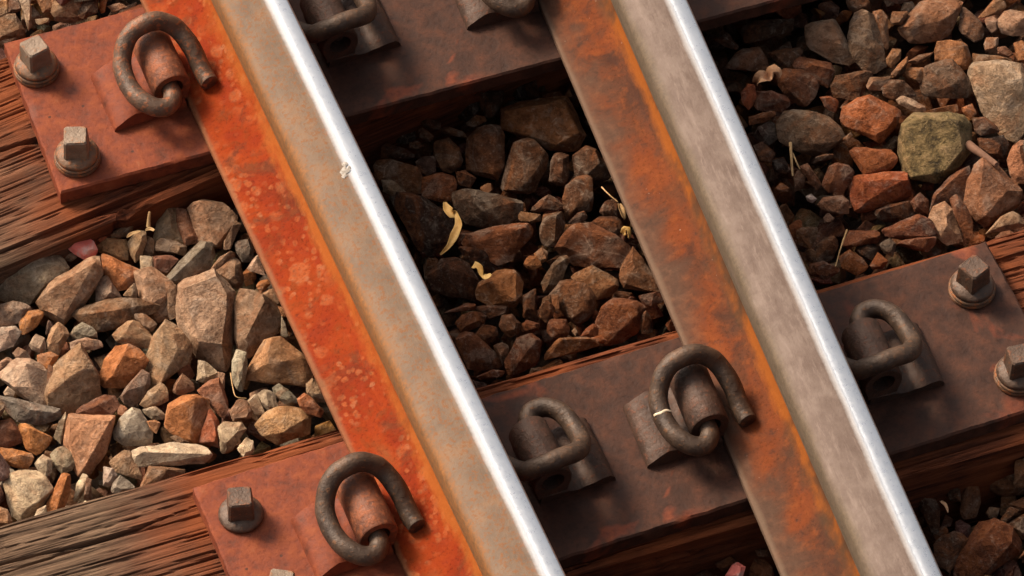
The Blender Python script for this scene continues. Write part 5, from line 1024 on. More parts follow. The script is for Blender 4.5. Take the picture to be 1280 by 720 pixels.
T|R|659,489,-56|-11,3,-1 -4,9,2 16,0,4 8,-6,0 0,-8,-2 -12,-2,-3 -6,-1,6 -3,3,8 9,0,6 5,-3,3 -6,-2,4 -4,5,-6 11,3,-2 2,-2,-8|small tan stone above the rounded reddish stone
D|R|676,470,-53|-15,9,0 -3,13,4 9,5,6 15,-7,0 17,-12,-4 -8,-6,-5 -15,1,-4 2,3,9 -3,7,5 8,-6,2 9,-9,0 -8,12,-7 8,9,-7 11,-4,-7 -7,4,-8|small dark brown stone up and left of the pale grey wedge
D|R|637,506,-66|-22,6,0 -13,13,4 4,8,5 22,4,9 22,0,4 10,-13,-1 0,-18,-6 -24,-7,-8 7,0,12 -14,2,3 1,2,7 -11,12,-10 7,12,-8 17,8,-9 4,-6,-14|medium dark brown stone up and left of the rounded reddish stone
BG|R|792,527,-56|-4,20,9 1,17,8 3,10,6 10,3,1 13,-7,-3 6,-16,-8 -3,-17,-9 -12,-8,-5 -13,1,-3 0,3,7 -3,11,7 7,-6,1 2,-12,-3 -3,-12,-3 -8,-7,0 1,21,-2 7,15,-6 10,0,-8 2,-7,-16 -5,5,-8|small grey brown stone up and right of the rusty square stone
T|R|822,535,-49|-17,-2,-6 -7,2,1 6,9,4 15,4,6 14,-4,1 3,-7,-3 -10,-5,-3 3,2,6 -5,0,2 1,-6,1 -11,2,-9 5,8,-3 13,1,-5 -3,1,-8|small elongated tan stone up and left of the pale stone
GT|R|811,515,-49|-5,8,2 4,7,3 8,1,2 4,-8,-4 -3,-8,-5 -6,-1,-1 -4,3,3 3,-3,5 2,-8,0 -2,-6,-2 -1,6,-2 6,4,-3 -1,-4,-6|tiny grey tan stone left of the pale stone
TP|R|840,514,-55|-19,7,-1 -7,11,6 3,11,4 14,7,3 21,0,3 14,-18,-8 -8,-14,-6 -18,-7,-4 -6,6,8 1,-7,6 -12,2,2 1,4,5 7,1,7 11,-3,6 -10,12,-10 6,13,-8 14,6,-7 -1,-3,-16|pale stone at the right edge near the top right corner
TO|R|754,494,-56|-21,4,1 -10,18,8 4,16,6 18,6,7 18,-10,-2 8,-21,-5 2,-10,-6 -3,-2,-1 -18,-2,-6 12,1,12 -13,1,2 10,2,6 9,-9,3 3,-15,0 -1,-10,2 -12,-4,1 -9,10,-10 5,16,-1 17,-2,-9 4,0,-12 -8,3,-10|rusty square stone under the large oblong tan stone
BG|R|737,468,-59|-28,11,-4 -19,18,8 -1,17,5 12,17,11 17,9,6 19,-4,4 21,-19,-8 18,-24,-11 -2,-18,-11 -29,-4,-8 7,8,14 -10,5,11 5,-13,6 -14,16,-15 3,20,-6 18,17,-11 20,-8,-16 2,-6,-18|grey brown pyramid shaped stone above the lichen covered stone
BT|R|797,488,-48|-6,3,0 -1,8,3 11,4,3 7,-4,0 0,-5,-3 -7,-3,-4 -4,1,1 0,4,2 7,1,4 4,-5,2 -1,-6,1 -6,-5,0 -2,4,-3 8,5,-1 2,-1,-6|tiny tan brown stone down and left of the pale stone
B|R|807,471,-47|-6,8,2 3,5,3 8,-6,0 1,-6,-2 -7,2,-1 2,3,4 5,-5,2 1,-6,1 -5,0,3 -2,7,-2 6,-2,-3 -2,3,-3|tiny brown stone below the pale stone
TO|R|827,468,-51|-5,10,4 7,10,6 7,-2,1 1,-12,-6 -9,-7,-5 -3,3,5 5,6,5 4,-4,3 -1,-12,2 -8,-11,2 -1,11,-3 5,2,-5 -4,-2,-10|small orange tan stone below the pale stone
BT|R|791,471,-52|-19,14,3 -4,6,3 23,-8,0 21,-13,0 -1,-4,-1 -22,3,-2 -4,1,6 11,-7,5 -3,-4,4 -13,-1,4 -8,12,-5 19,-1,-7 2,3,-8|small elongated tan brown stone above the big pale grey veined block
TP2|R|779,422,-53|-26,32,13 -14,37,16 5,34,13 20,28,16 29,19,18 36,-6,3 19,-46,-14 -4,-55,-21 -13,-42,-19 -16,-21,-16 -23,-9,-7 -20,19,-1 -17,21,22 -11,-24,3 22,-2,19 -7,13,22 -7,31,-13 9,32,-7 26,28,-16 21,-8,-34 1,-11,-34 -11,5,-22|big pale grey veined block at the right edge above the lower sleeper
BG|R|565,467,-74|-25,24,6 -16,31,8 -6,27,9 14,12,11 26,6,6 31,-9,5 36,-25,-1 17,-23,-4 4,-27,-10 -9,-23,-10 -20,-12,-6 -31,0,-2 -30,11,4 -20,20,18 14,-5,17 1,-22,7 -12,-7,8 -11,29,-14 0,27,-4 24,13,-8 31,-7,-16 8,-10,-22 -5,4,-19 -13,17,-12|broad dark grey brown stone right of the polished rail with straw below it
BR|R|526,502,-69|-14,4,1 1,3,2 15,0,4 14,-4,1 1,-5,-3 -15,-2,-4 -10,3,4 -1,2,5 7,0,6 -1,-3,3 -10,-1,2 -6,5,-4 13,3,-1 2,-1,-6|tiny elongated reddish brown stone down and left of the flat diamond shaped brown stone
K|R|525,486,-80|-14,9,1 7,11,6 13,3,3 9,-8,-3 -2,-11,-5 -12,-2,-4 -10,2,10 5,2,5 4,-4,3 -9,-3,7 -5,9,-6 13,7,-5 1,-3,-10|small blackish stone left of the broad dark grey brown stone
D|R|510,457,-72|-9,10,3 1,10,5 6,0,3 9,-5,0 2,-12,-5 -9,-6,-5 -1,5,5 3,-1,3 5,-5,1 -2,-10,1 -9,-9,3 -5,11,-3 7,4,-3 2,-3,-7|small dark brown stone down and left of the broad dark grey brown stone
K|R|523,442,-87|-7,9,3 5,7,5 8,-2,2 3,-8,-3 -8,-5,-4 -7,2,8 4,-2,3 2,-5,0 -6,-5,2 -3,9,-2 6,2,-4 -4,0,-8|tiny blackish stone down and left of the broad dark grey brown stone
B|R|532,413,-78|-4,6,1 3,9,4 8,2,2 2,-9,-4 -9,-9,-6 -5,1,4 -1,2,5 2,-1,4 -7,-7,0 -1,6,-4 7,4,-2 -4,-2,-7|tiny brown stone up and left of the small bright white pebble
B|R|545,409,-75|-9,13,5 1,13,7 6,1,0 8,-11,-4 0,-13,-7 -4,0,-1 -4,5,7 1,5,9 3,-2,5 1,-9,-1 -4,14,-2 6,4,-4 2,-4,-7|small elongated brown stone above the small bright white pebble
BR|R|571,394,-69|-19,0,-5 -6,13,3 5,15,6 19,3,3 15,-5,-2 2,-15,-6 -15,-10,-7 1,6,12 -11,-6,4 -13,-2,1 -5,5,6 1,5,8 7,-7,4 -8,5,-10 6,16,-6 13,-1,-7 -6,-1,-12|small reddish brown stone above the smooth tan brown stone
O|R|508,405,-75|-8,3,0 1,6,4 8,-2,1 5,-4,-2 -6,-1,-2 -6,1,4 4,0,1 2,-2,1 -5,-2,3 -3,5,-4 6,2,-3 -3,2,-5|tiny orange stone left of the small bright white pebble
B|R|569,428,-74|-12,3,0 1,3,1 11,-1,2 6,-4,-1 -5,-2,-1 -5,2,1 5,-2,5 -2,-1,1 -6,3,-2 9,1,-1 -1,0,-3|tiny elongated brown stone down and right of the broad dark grey brown stone
W|R|532,382,-75|-4,4,2 2,3,3 6,-3,0 0,-5,-2 -4,-1,-1 0,1,3 2,-1,1 -1,-3,2 -3,-1,3 -1,5,-1 4,0,-2 -1,1,-3|small bright white pebble right of the polished rail
BR|R|614,461,-67|-10,4,0 0,9,3 15,2,5 10,-5,-1 -2,-7,-3 -9,-2,-4 -6,1,6 10,3,5 6,-2,2 -5,6,-5 12,6,-4 1,0,-8|small reddish brown stone left of the rounded reddish stone
RO|R|635,452,-64|-28,12,-1 -21,22,3 -5,23,11 7,20,12 20,10,8 32,-2,1 31,-15,-2 18,-22,-6 0,-27,-9 -7,-18,-9 -18,-6,-6 -26,3,-3 0,12,19 -9,-2,10 21,-14,8 0,-25,-1 -11,18,-16 3,28,-11 21,17,-7 29,-1,-17 7,-8,-25 -6,8,-21|rounded reddish stone with a grey split left of the lichen covered stone
GP|R|681,444,-52|-13,14,2 -5,11,5 4,2,2 14,-6,-2 11,-12,-5 5,-12,-5 -3,-4,-1 -11,6,0 -7,6,6 -2,6,7 3,1,6 6,-8,3 3,-7,3 -1,-3,4 -6,3,5 -5,11,-5 4,5,-4 10,-4,-9 1,2,-7|pale grey wedge just above the lichen covered stone
TO|R|711,422,-50|-21,7,0 -2,4,2 16,1,4 14,-6,1 9,-8,-1 -16,3,-2 -2,1,6 10,0,5 9,-2,2 6,-3,1 -10,8,-6 10,3,-2 7,-1,-6|small elongated orange tan stone below the grey brown pyramid shaped stone
L|R|681,389,-59|-34,14,3 -22,29,13 -6,34,16 6,26,18 26,20,19 41,15,12 46,5,6 37,-18,-8 22,-29,-11 5,-29,-17 -13,-36,-18 -33,-22,-20 -38,-13,-12 -38,4,-11 -25,16,20 -8,19,25 26,0,27 22,-25,13 -2,-37,5 -34,-29,1 -19,26,-20 3,32,-10 30,33,-11 39,18,-18 22,-11,-23 -1,-8,-27 -18,4,-25|round pitted stone covered in grey green lichen
RO|R|616,399,-66|-21,17,4 -15,18,7 0,11,7 24,1,4 23,-11,2 17,-14,-3 6,-15,-9 -15,-10,-8 -18,4,-4 -3,5,10 -13,-13,2 -14,7,7 -1,4,8 13,-8,3 -11,-10,1 -8,15,-6 5,17,-7 18,0,-9 7,-4,-13 -9,8,-10|medium rusty red stone above the red oblong stone
R|R|608,365,-75|-26,22,2 -15,20,8 1,13,7 25,8,6 33,6,8 31,-7,1 29,-18,-4 8,-17,-4 -19,-13,-11 -31,-12,-9 -31,3,-4 -17,6,14 25,-8,17 -19,-11,4 -17,24,-8 6,20,-10 22,13,-11 23,-2,-16 -8,1,-22 -11,11,-16|red oblong stone below and left of the lichen covered stone
T|R|601,437,-63|-4,1,0 5,3,3 6,0,1 -2,-4,-2 -7,0,-2 -4,0,1 -2,-3,0 -5,-1,0 -2,3,-3 4,1,-1 -3,1,-3|tiny tan stone down and left of the rounded reddish stone
OB|R|738,415,-56|-6,7,2 6,6,4 7,-5,0 -1,-7,-3 -6,0,0 -4,3,5 3,-2,3 0,-2,1 -4,0,3 -1,7,-3 5,1,-5 -2,3,-5|tiny rusty orange stone down and left of the big pale grey veined block
D|R|743,386,-49|-10,12,4 4,7,5 10,-2,2 14,-12,-3 -7,-8,-3 -13,0,-2 -6,5,5 0,2,7 1,-3,7 3,-8,6 -5,-5,3 -7,-1,3 -4,12,-4 8,2,-5 -2,-1,-7|small dark brown stone down and left of the big pale grey veined block
K|R|745,362,-61|-13,14,6 13,7,7 16,-2,2 5,-13,-4 -6,-8,-6 -15,2,0 -12,8,8 4,4,7 6,-2,6 -1,-9,3 -8,-7,3 -13,0,5 -6,17,-4 14,3,-4 -1,0,-13|small blackish stone up and left of the pinkish tan stone
OP|R|759,326,-50|-11,8,-1 -1,17,6 9,19,9 17,14,8 13,-4,-2 2,-23,-12 -12,-17,-12 -14,-3,-5 1,9,15 8,6,9 6,-5,3 -1,-17,-2 -9,-13,-4 -4,10,-7 11,21,-2 10,3,-8 -5,-6,-20|pinkish tan stone at the right edge below the big pale block
BT|R|715,303,-59|-28,4,-3 -17,23,5 -5,33,11 4,33,17 16,24,12 21,10,9 22,-1,5 30,-9,2 22,-22,-7 12,-21,-12 -6,-27,-9 -17,-23,-18 -27,-16,-16 -29,-6,-9 -3,18,25 -14,0,12 12,-9,12 -16,-21,0 -10,14,-19 3,38,-10 19,31,-10 18,8,-11 20,-7,-17 4,-4,-27 -11,-1,-22|large brown stone near the right edge just above the lower sleeper
TP|R|652,289,-65|-15,11,2 -5,19,8 9,21,10 12,10,8 13,-5,0 11,-21,-8 -5,-18,-12 -10,-12,-8 -9,-1,-3 5,12,14 -1,-7,7 -4,10,7 -8,-10,-1 -8,14,-7 9,19,-2 13,2,-9 -1,-7,-14 -4,5,-10|speckled pale tan stone on the edge of the lower sleeper at right
BR|R|670,283,-54|-5,21,7 2,23,9 7,9,5 9,-9,-3 3,-22,-7 -6,-23,-9 -5,-6,-5 -7,7,2 -2,13,13 1,4,8 2,-6,2 -1,-12,-1 -7,-15,-3 -7,-6,2 -7,2,7 -1,19,-3 7,10,-5 4,-7,-11 0,1,-10|slim reddish stone between speckled tan stone and large brown stone
D|R|674,321,-60|-27,-8,-9 -15,8,2 6,17,6 27,17,13 18,-3,-1 9,-14,-8 4,-5,0 -7,-4,-5 -17,-6,-5 -15,1,8 -6,-5,2 -18,-1,-14 7,18,-7 16,4,-10 7,5,-12 -8,2,-12|medium dark brown stone up and left of the slim reddish stone
DR|R|639,325,-67|-9,7,2 3,12,5 9,-1,3 4,-12,-6 -8,-4,-4 -6,4,6 2,8,9 5,0,6 -6,-4,4 -3,7,-4 7,4,-4 -4,0,-7|small dark reddish stone up and left of the speckled pale tan stone
K|R|616,335,-83|-26,9,0 -4,9,4 19,4,5 20,-6,-1 12,-13,-6 -19,-3,-6 -17,2,10 11,2,8 13,-2,3 7,-5,1 -11,-3,4 -11,10,-8 14,8,-6 9,-3,-9|small elongated blackish stone down and right of the red oblong stone
DR|R|616,295,-64|-31,10,1 2,10,5 12,11,7 21,-1,3 21,-14,0 18,-18,-5 -13,-5,-6 -31,3,-1 8,4,12 -19,5,2 0,3,7 5,3,9 11,-4,7 9,-15,2 -10,-6,0 -20,-1,2 -18,12,-8 11,13,-4 20,-3,-11 -6,3,-16|medium dark reddish stone left of the speckled pale tan stone
BR|R|613,275,-66|-21,9,0 -10,9,2 20,0,3 18,-9,0 6,-11,-3 -11,1,-1 -15,3,6 -8,3,8 10,-2,8 9,-6,5 2,-7,2 -8,-1,5 -14,12,-7 15,5,-5 6,-1,-8|small elongated reddish brown stone down and left of the speckled pale tan stone
TP|R|713,257,-52|-25,-1,-6 -5,8,1 8,9,5 16,0,3 17,-10,-2 -7,-6,-4 -16,0,1 -6,3,7 2,5,11 5,-1,9 8,-8,5 -8,-4,3 -11,4,-10 8,9,-2 15,-4,-7|small pale tan stone down and right of the large brown stone
BT|R|553,363,-75|-16,8,1 -7,12,3 11,7,3 15,-1,2 11,-11,-5 -1,-11,-3 -13,2,-3 1,3,7 8,-3,5 -1,-8,0 -10,12,-7 8,8,-2 8,-3,-8 -8,5,-7|smooth tan brown stone right of the bright white pebble
BG|R|538,346,-71|-5,3,1 2,6,3 6,-2,1 1,-5,-1 -6,-2,-2 -4,1,2 0,3,3 4,-3,3 -1,-5,2 -5,-3,1 -3,4,-2 4,0,-2 -3,1,-4|tiny grey brown stone down and left of the smooth tan brown stone
D|R|509,338,-78|-8,9,2 -3,10,4 14,4,3 9,-5,-1 -2,-13,-5 -12,-2,-5 -9,4,6 -2,9,-6 13,8,-5 1,-2,-11|small dark brown stone below the small bright white pebble
D|R|520,309,-70|-10,6,1 -1,10,4 14,8,6 12,-2,0 0,-12,-6 -15,-9,-6 -2,2,8 4,0,11 5,-4,7 -1,-6,2 -8,-4,-1 -5,9,-6 12,11,-4 2,-3,-10|small dark brown stone below the smooth tan brown stone
DR|R|505,285,-74|-13,10,3 3,9,5 18,-5,0 6,-8,-3 -2,-9,-3 -14,1,-1 -9,2,8 2,3,8 11,-5,2 4,-7,1 -1,-7,1 -9,-3,4 -5,10,-6 15,1,-7 0,-2,-8|small dark reddish stone below the smooth tan brown stone
OB|R|540,283,-74|-12,11,2 1,13,5 11,2,1 14,-9,-4 0,-13,-6 -12,0,-3 -2,6,8 -8,5,3 -1,6,6 5,0,3 -1,-9,-1 -7,11,-4 8,5,-5 3,-3,-12|small rusty orange stone below the smooth tan brown stone
BR|R|561,309,-74|-21,2,-2 -8,13,3 17,3,3 22,-4,2 14,-9,-1 -5,-2,-2 -18,-1,-5 -12,-1,1 -4,5,4 9,-3,8 13,-7,8 -3,-5,3 -12,-4,1 -8,6,-9 15,5,-2 11,1,-10 -8,4,-10|small elongated reddish brown stone down and right of the smooth tan brown stone
K|R|564,297,-83|-14,8,1 5,10,4 14,-1,2 3,-13,-3 -7,-3,-4 -10,2,4 -1,1,7 3,-4,6 -1,-8,1 -7,-4,2 -9,9,-5 10,3,-4 -3,1,-8|small blackish stone down and right of the smooth tan brown stone
RO|R|565,271,-72|-10,1,-1 3,10,5 10,-2,1 3,-5,-4 -8,-2,-4 0,4,5 3,-3,4 -1,-5,2 -6,-4,2 -6,3,-5 10,2,-5 -5,1,-6|tiny rusty red stone down and right of the smooth tan brown stone
DG|R|582,284,-67|-8,6,1 3,9,4 10,1,1 1,-11,-4 -6,-3,-4 -5,3,1 4,-2,5 -1,-7,1 -5,-3,0 -3,6,-3 8,3,-3 -2,0,-6|tiny dark grey stone below the red oblong stone
BT|BR|585,-27,-89|-29,12,2 -9,14,2 7,13,10 22,10,11 36,4,9 25,-23,-2 7,-19,-9 -13,-15,-8 -21,-4,-7 -27,6,-4 2,3,14 -13,-14,5 -19,4,6 1,-15,2 -10,-13,1 -17,18,-14 9,15,-8 31,12,-11 8,-3,-18 -10,5,-19|large brown grey stone at the right edge under the lower sleeper
B|BR|535,-38,-88|-15,-8,-5 -3,12,3 4,19,11 14,17,8 11,3,4 8,-7,-1 -3,-20,-11 -16,-16,-10 3,11,13 -11,-11,-3 -7,0,-12 6,18,-1 10,7,-6 2,-5,-15|upright brown stone under the lower sleeper at the lower right
D|BR|487,-35,-87|-8,15,4 2,20,11 10,12,6 11,-4,0 1,-27,-9 -5,-23,-11 -8,4,0 -4,9,15 1,-6,8 -3,-19,-2 -7,-14,-1 -3,16,-5 8,12,-5 5,-14,-20 -3,9,-10|small elongated dark brown stone left of the upright brown stone
D|BR|487,-90,-83|-5,13,3 6,14,7 17,7,4 20,-1,4 5,-11,-2 -9,-22,-10 -19,-9,-5 -13,8,-1 4,7,11 2,7,7 9,1,7 10,-3,7 -12,-8,0 -1,16,-7 12,9,-8 8,-1,-14 -10,0,-15|medium dark brown stone left of the large rounded rusty brown stone
BR|BR|521,-108,-86|-36,1,-4 -18,8,0 -8,20,5 5,29,9 18,22,18 31,8,14 36,-2,1 30,-14,1 13,-16,-3 -5,-20,-8 -24,-25,-12 -40,-16,-15 14,13,23 -12,1,14 22,-10,18 -14,10,-18 1,19,-12 20,27,-2 25,7,-13 14,-2,-18 -11,-8,-25|large rounded rusty brown stone in the bottom right corner
G|BR|548,-67,-84|-7,2,0 0,6,3 8,1,3 3,-5,-3 -4,-4,-3 -7,1,3 -2,4,6 4,1,5 -4,-2,1 -3,4,-5 8,3,-2 -2,-1,-6|tiny grey stone down and right of the upright brown stone
D|BR|561,-79,-77|-10,-1,-2 3,6,5 11,0,2 -6,-7,-3 5,-1,2 -5,-5,0 -6,1,-5 8,2,-2|tiny dark brown stone below the large brown grey stone
B|BR|584,-69,-84|-17,5,1 2,6,3 14,4,3 7,-11,-4 -8,-4,-4 9,3,4 5,-8,3 -6,-5,4 -9,8,-8 11,5,-2 -3,0,-7|small brown stone down and right of the large brown grey stone
B|BR|572,-93,-85|-17,8,1 -2,9,4 13,9,7 15,-4,0 -2,-15,-6 -7,-9,-4 -11,-2,8 -2,0,6 5,2,4 6,-4,2 -3,-11,3 -6,-9,4 -9,10,-7 11,10,-3 2,-4,-12|small brown stone up and right of the large rounded rusty brown stone
D|BR|518,-33,-78|-4,9,3 7,2,3 3,-9,-3 -7,-3,-3 -3,4,2 3,0,3 0,-6,2 -1,9,-3 4,-5,-7|tiny dark brown stone left of the upright brown stone
PK|BM|258,-46,-66|-11,-1,-1 0,8,2 5,8,5 11,0,4 3,-10,-3 -11,-5,-5 -9,0,2 -2,4,6 2,4,7 6,0,6 1,-6,2 -5,4,-8 6,11,-3 4,-3,-8|pink stub shaped pebble at the bottom edge between the rails
B|BM|258,-26,-78|-12,4,1 6,5,5 12,-3,0 4,-4,-2 -7,-4,-3 -9,1,3 2,3,4 5,-3,3 -6,-4,2 -5,6,-5 10,1,-5 -4,-1,-6|tiny brown stone up and left of the pink stub shaped pebble between the rails
B|BM|290,-43,-85|-12,2,-2 -2,12,6 7,8,4 12,-3,2 8,-14,-6 -13,-6,-6 -4,4,8 1,1,9 2,-11,1 -9,-3,-2 -5,6,-10 7,10,-5 6,-2,-12|small brown stone right of the pink stub shaped pebble between the rails
BR|BM|298,-28,-78|-6,7,2 8,2,1 7,-6,-2 -6,-1,-2 -6,3,4 4,0,3 2,-6,2 -6,-3,3 -3,7,-3 5,-1,-5|tiny reddish brown stone up and right of the pink stub shaped pebble
D|BM|230,-29,-85|-10,5,0 5,6,3 9,-2,2 7,-8,-3 -12,0,-3 -6,2,0 1,2,3 1,-7,4 -7,-1,0 -4,6,-6 8,2,-3 -7,2,-6|small dark brown stone left of the pink stub shaped pebble between the rails
"""
rs = random.Random(11)
# stone tint per bay; between the rails it includes brake and rust dust
BAY_TINT = dict(TL=(1.02, .96, .87), L=(1.04, .98, .90), M=(.58, .43, .335), BM=(.60, .45, .36), R=(.78, .62, .52), BR=(.64, .50, .41))
OCC = []
for i, ln in enumerate(STONES.strip().split('\n')):
    code, reg, org, pts, label = ln.split('|')
    P = [Vector([float(a) / 1000 for a in q.split(',')]) for q in pts.split()]
    O = Vector([float(a) / 1000 for a in org.split(',')])
    size = max((a - b).length for a in P for b in P) * 0.6
    OCC.append((O.x, O.y, size))
    bm = rock_bm(P, i + 1, size, 3)
    me = bpy.data.meshes.new('ballast_stone')
    bmesh.ops.recalc_face_normals(bm, faces=bm.faces)
    bm.to_mesh(me); bm.free()
    me.shade_smooth(); me.set_sharp_from_angle(angle=R(15))
    f = rs.uniform(0.88, 1.14)
    c = [min(0.85, a * f * rs.uniform(0.96, 1.05) * k) for a, k in zip(PAL[code], BAY_TINT[reg])]
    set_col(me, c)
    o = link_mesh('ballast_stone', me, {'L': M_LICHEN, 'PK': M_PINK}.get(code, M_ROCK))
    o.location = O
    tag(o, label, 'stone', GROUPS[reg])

# the bed below and around: countless small stones, one mass
def ballast_bed():
    rng = random.Random(21)
    protos = []
    for k in range(14):
        pts = []
        for _ in range(11):
            v = Vector((rng.gauss(0, 1), rng.gauss(0, 1), rng.gauss(0, 1))).normalized()
            pts.append(Vector((v.x * 0.5 * rng.uniform(.8, 1.25), v.y * 0.40 * rng.uniform(.8, 1.2), v.z * 0.34 * rng.uniform(.8, 1.2))))
        bm = bmesh.new()
        for p in pts: bm.verts.new(p)
        res = bmesh.ops.convex_hull(bm, input=bm.verts)
        junk = [e for e in set(res['geom_interior'] + res['geom_unused']) if isinstance(e, bmesh.types.BMVert)]
        if junk: bmesh.ops.delete(bm, geom=junk, context='VERTS')
        bmesh.ops.dissolve_limit(bm, angle_limit=R(12), verts=bm.verts, edges=bm.edges)
        bmesh.ops.bevel(bm, geom=list(bm.edges), offset=0.018, offset_type='OFFSET', segments=1, affect='EDGES', clamp_overlap=True)
        bmesh.ops.triangulate(bm, faces=bm.faces)
        bm.verts.index_update()
        protos.append((np.array([v.co[:] for v in bm.verts]), np.array([[v.index for v in f.verts] for f in bm.faces])))
        bm.free()
    VV, FF, CC = [], [], []
    base = 0
    def put(x, y, z, s, col):
        nonlocal base
        v, f = protos[rng.randrange(len(protos))]
        m = np.array(Matrix.Rotation(rng.uniform(0, 6.28), 3, Vector((rng.gauss(0, 1), rng.gauss(0, 1), rng.gauss(0, 1))).normalized()))
        VV.append(v @ m.T * s + np.array([x, y, z])); FF.append(f + base)
        CC.append(np.tile(np.array([*col, 1.0]), (len(v), 1)))
        base += len(v)
    codes = dict(L=['T', 'TO', 'O', 'GT', 'G', 'B', 'TP', 'BT', 'BG'], M=['B', 'BR', 'D', 'BR', 'BG', 'DR'], R=['B', 'BR', 'BG', 'BT', 'D', 'OB'])
    def covered(x, y):
        for ox, oy, s in OCC:
            if (x - ox) ** 2 + (y - oy) ** 2 < (s * 0.42) ** 2: return True
        return False
    x0, x1, y0, y1 = -1.05, 1.45, -0.85, 1.75
    for layer, (step, smin, smax, dz) in enumerate(((0.036, 0.040, 0.062, -0.060), (0.027, 0.022, 0.042, -0.033), (0.040, 0.040, 0.075, 0.0))):
        y = y0
        while y < y1:
            x = x0
            while x < x1:
                px = x + rng.uniform(-.5, .5) * step; py = y + rng.uniform(-.5, .5) * step
                x += step
                tl = 0.1195 - 0.037 * px; tu = 0.752 + 0.11 * px
                if abs(py - tl) < 0.118 or abs(py - tu) < 0.118: continue
                xr = px - (0.3676 + B_SLOPE * py)
                side = 'L' if px < -0.03 else 'M' if xr < 0.03 else 'R'
                sf = -0.052 if side == 'L' else -0.082 if side == 'M' else -0.074 + 0.022 * min(1, max(0, (px - 0.56) / 0.15))
                # does the traced ballast of the photograph cover this spot?
                u = (px + 1.18881, py + 2.94628, sf - 4.88893)
                cx_ = 0.92847 * u[0] - 0.37136 * u[1] + 0.00641 * u[2]; cy_ = 0.29698 * u[0] + 0.75264 * u[1] + 0.58765 * u[2]; cz_ = -(-0.22305 * u[0] - 0.54372 * u[1] + 0.80909 * u[2])
                inside = abs(cx_ / cz_) < 0.0925 and abs(cy_ / cz_) < 0.052
                s = rng.uniform(smin, smax)
                if layer == 2:
                    if inside or covered(px, py): continue
                    if abs(px) < 0.085 or abs(xr) < 0.085: s *= 0.6
                if layer == 1 and inside and covered(px, py) and rng.random() < 0.8: continue
                col = [a * rng.uniform(.7, 1.0) * k for a, k in zip(PAL[rng.choice(codes[side])], BAY_TINT[side])]
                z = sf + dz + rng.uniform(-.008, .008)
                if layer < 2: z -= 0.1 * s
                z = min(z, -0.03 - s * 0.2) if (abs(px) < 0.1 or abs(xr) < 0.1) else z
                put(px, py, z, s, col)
            y += step
    V = np.concatenate(VV); F = np.concatenate(FF); Cc = np.concatenate(CC).astype(np.float32)
    me = bpy.data.meshes.new('ballast_bed')
    me.from_pydata(V.tolist(), [], F.tolist())
    me.update()
    at = me.attributes.new('col', 'FLOAT_COLOR', 'POINT')
    at.data.foreach_set('color', Cc.ravel())
    me.shade_smooth(); me.set_sharp_from_angle(angle=R(24))
    o = link_mesh('ballast_bed', me, M_ROCK)
    tag(o, 'loose small crushed stones filling the gaps of the track bed', 'gravel', kind='stuff')
ballast_bed()

# ---------------------------------------------------------------- leaves, straw, splinters
def ribbon(name, pts, widths, mat, label, cat, group=None, twist=None, curl=0.0):
    """thin leaf: centre line with half-widths, curled across, given real thickness"""
    P = catmull(pts, 5)
    n = len(P)
    bm = bmesh.new()
    rows = []
    nc = 5
    for i, p in enumerate(P):
        t = i / (n - 1) * (len(widths) - 1)
        k = min(int(t), len(widths) - 2); w = 0.82 * (widths[k] * (1 - (t - k)) + widths[k + 1] * (t - k))
        T = (P[min(i + 1, n - 1)] - P[max(i - 1, 0)]).normalized()
        a = (twist or 0) * i / (n - 1)
        S = T.cross(Vector((0.15, -0.45, 0.88))).normalized()
        U = S.cross(T).normalized()
        S2 = S * math.cos(a) + U * math.sin(a); U2 = U * math.cos(a) - S * math.sin(a)
        row = []
        for j in range(nc):
            s = (j / (nc - 1) - 0.5) * 2
            row.append(bm.verts.new(p + S2 * (s * w) + U2 * (curl * w * s * s) + U2 * (0.0006 * noise.noise(p * 300 + Vector((j, 0, 0))))))
        rows.append(row)
    for a, b in zip(rows, rows[1:]):
        for j in range(nc - 1):
            bm.faces.new((a[j], a[j + 1], b[j + 1], b[j]))
    o = from_bm(name, bm, mat, None, 60)
    md = o.modifiers.new('thickness', 'SOLIDIFY'); md.thickness = 0.0003
    return tag(o, label, cat, group)

def stick(name, pts, r, mat, label, cat, group=None):
    bm = bmesh.new()
    tube(bm, catmull(pts, 4), lambda t: r * (1 - 0.45 * t), 8)
    return tag(from_bm(name, bm, mat, None, 50), label, cat, group)
ribbon('leaf', [(0.1171, 0.4445, -0.0520), (0.1291, 0.4502, -0.0500), (0.1393, 0.4583, -0.0460), (0.1480, 0.4671, -0.0420), (0.1504, 0.4777, -0.0400), (0.1512, 0.4851, -0.0400)], [0.0012, 0.0034, 0.0060, 0.0055, 0.0034, 0.0012], M_LEAF, 'long curled yellow leaf lying between the dark stones', 'leaf', 'yellow leaves', 1.1, 0.5)
ribbon('leaf', [(0.1457, 0.5038, -0.0440), (0.1446, 0.4943, -0.0440), (0.1471, 0.4850, -0.0420), (0.1515, 0.4850, -0.0400)], [0.0016, 0.0055, 0.0062, 0.0030], M_LEAF, 'short yellow leaf tip above the long curled yellow leaf', 'leaf', 'yellow leaves', -0.5, 0.6)
ribbon('leaf', [(0.1449, 0.4167, -0.0500), (0.1487, 0.4108, -0.0500), (0.1471, 0.4001, -0.0480), (0.1496, 0.3932, -0.0460), (0.1575, 0.3955, -0.0460)], [0.0055, 0.0060, 0.0035, 0.0055, 0.0020], M_LEAF, 'small yellow leaf scrap between two round dark stones', 'leaf', 'yellow leaves', 0.8, 0.4)
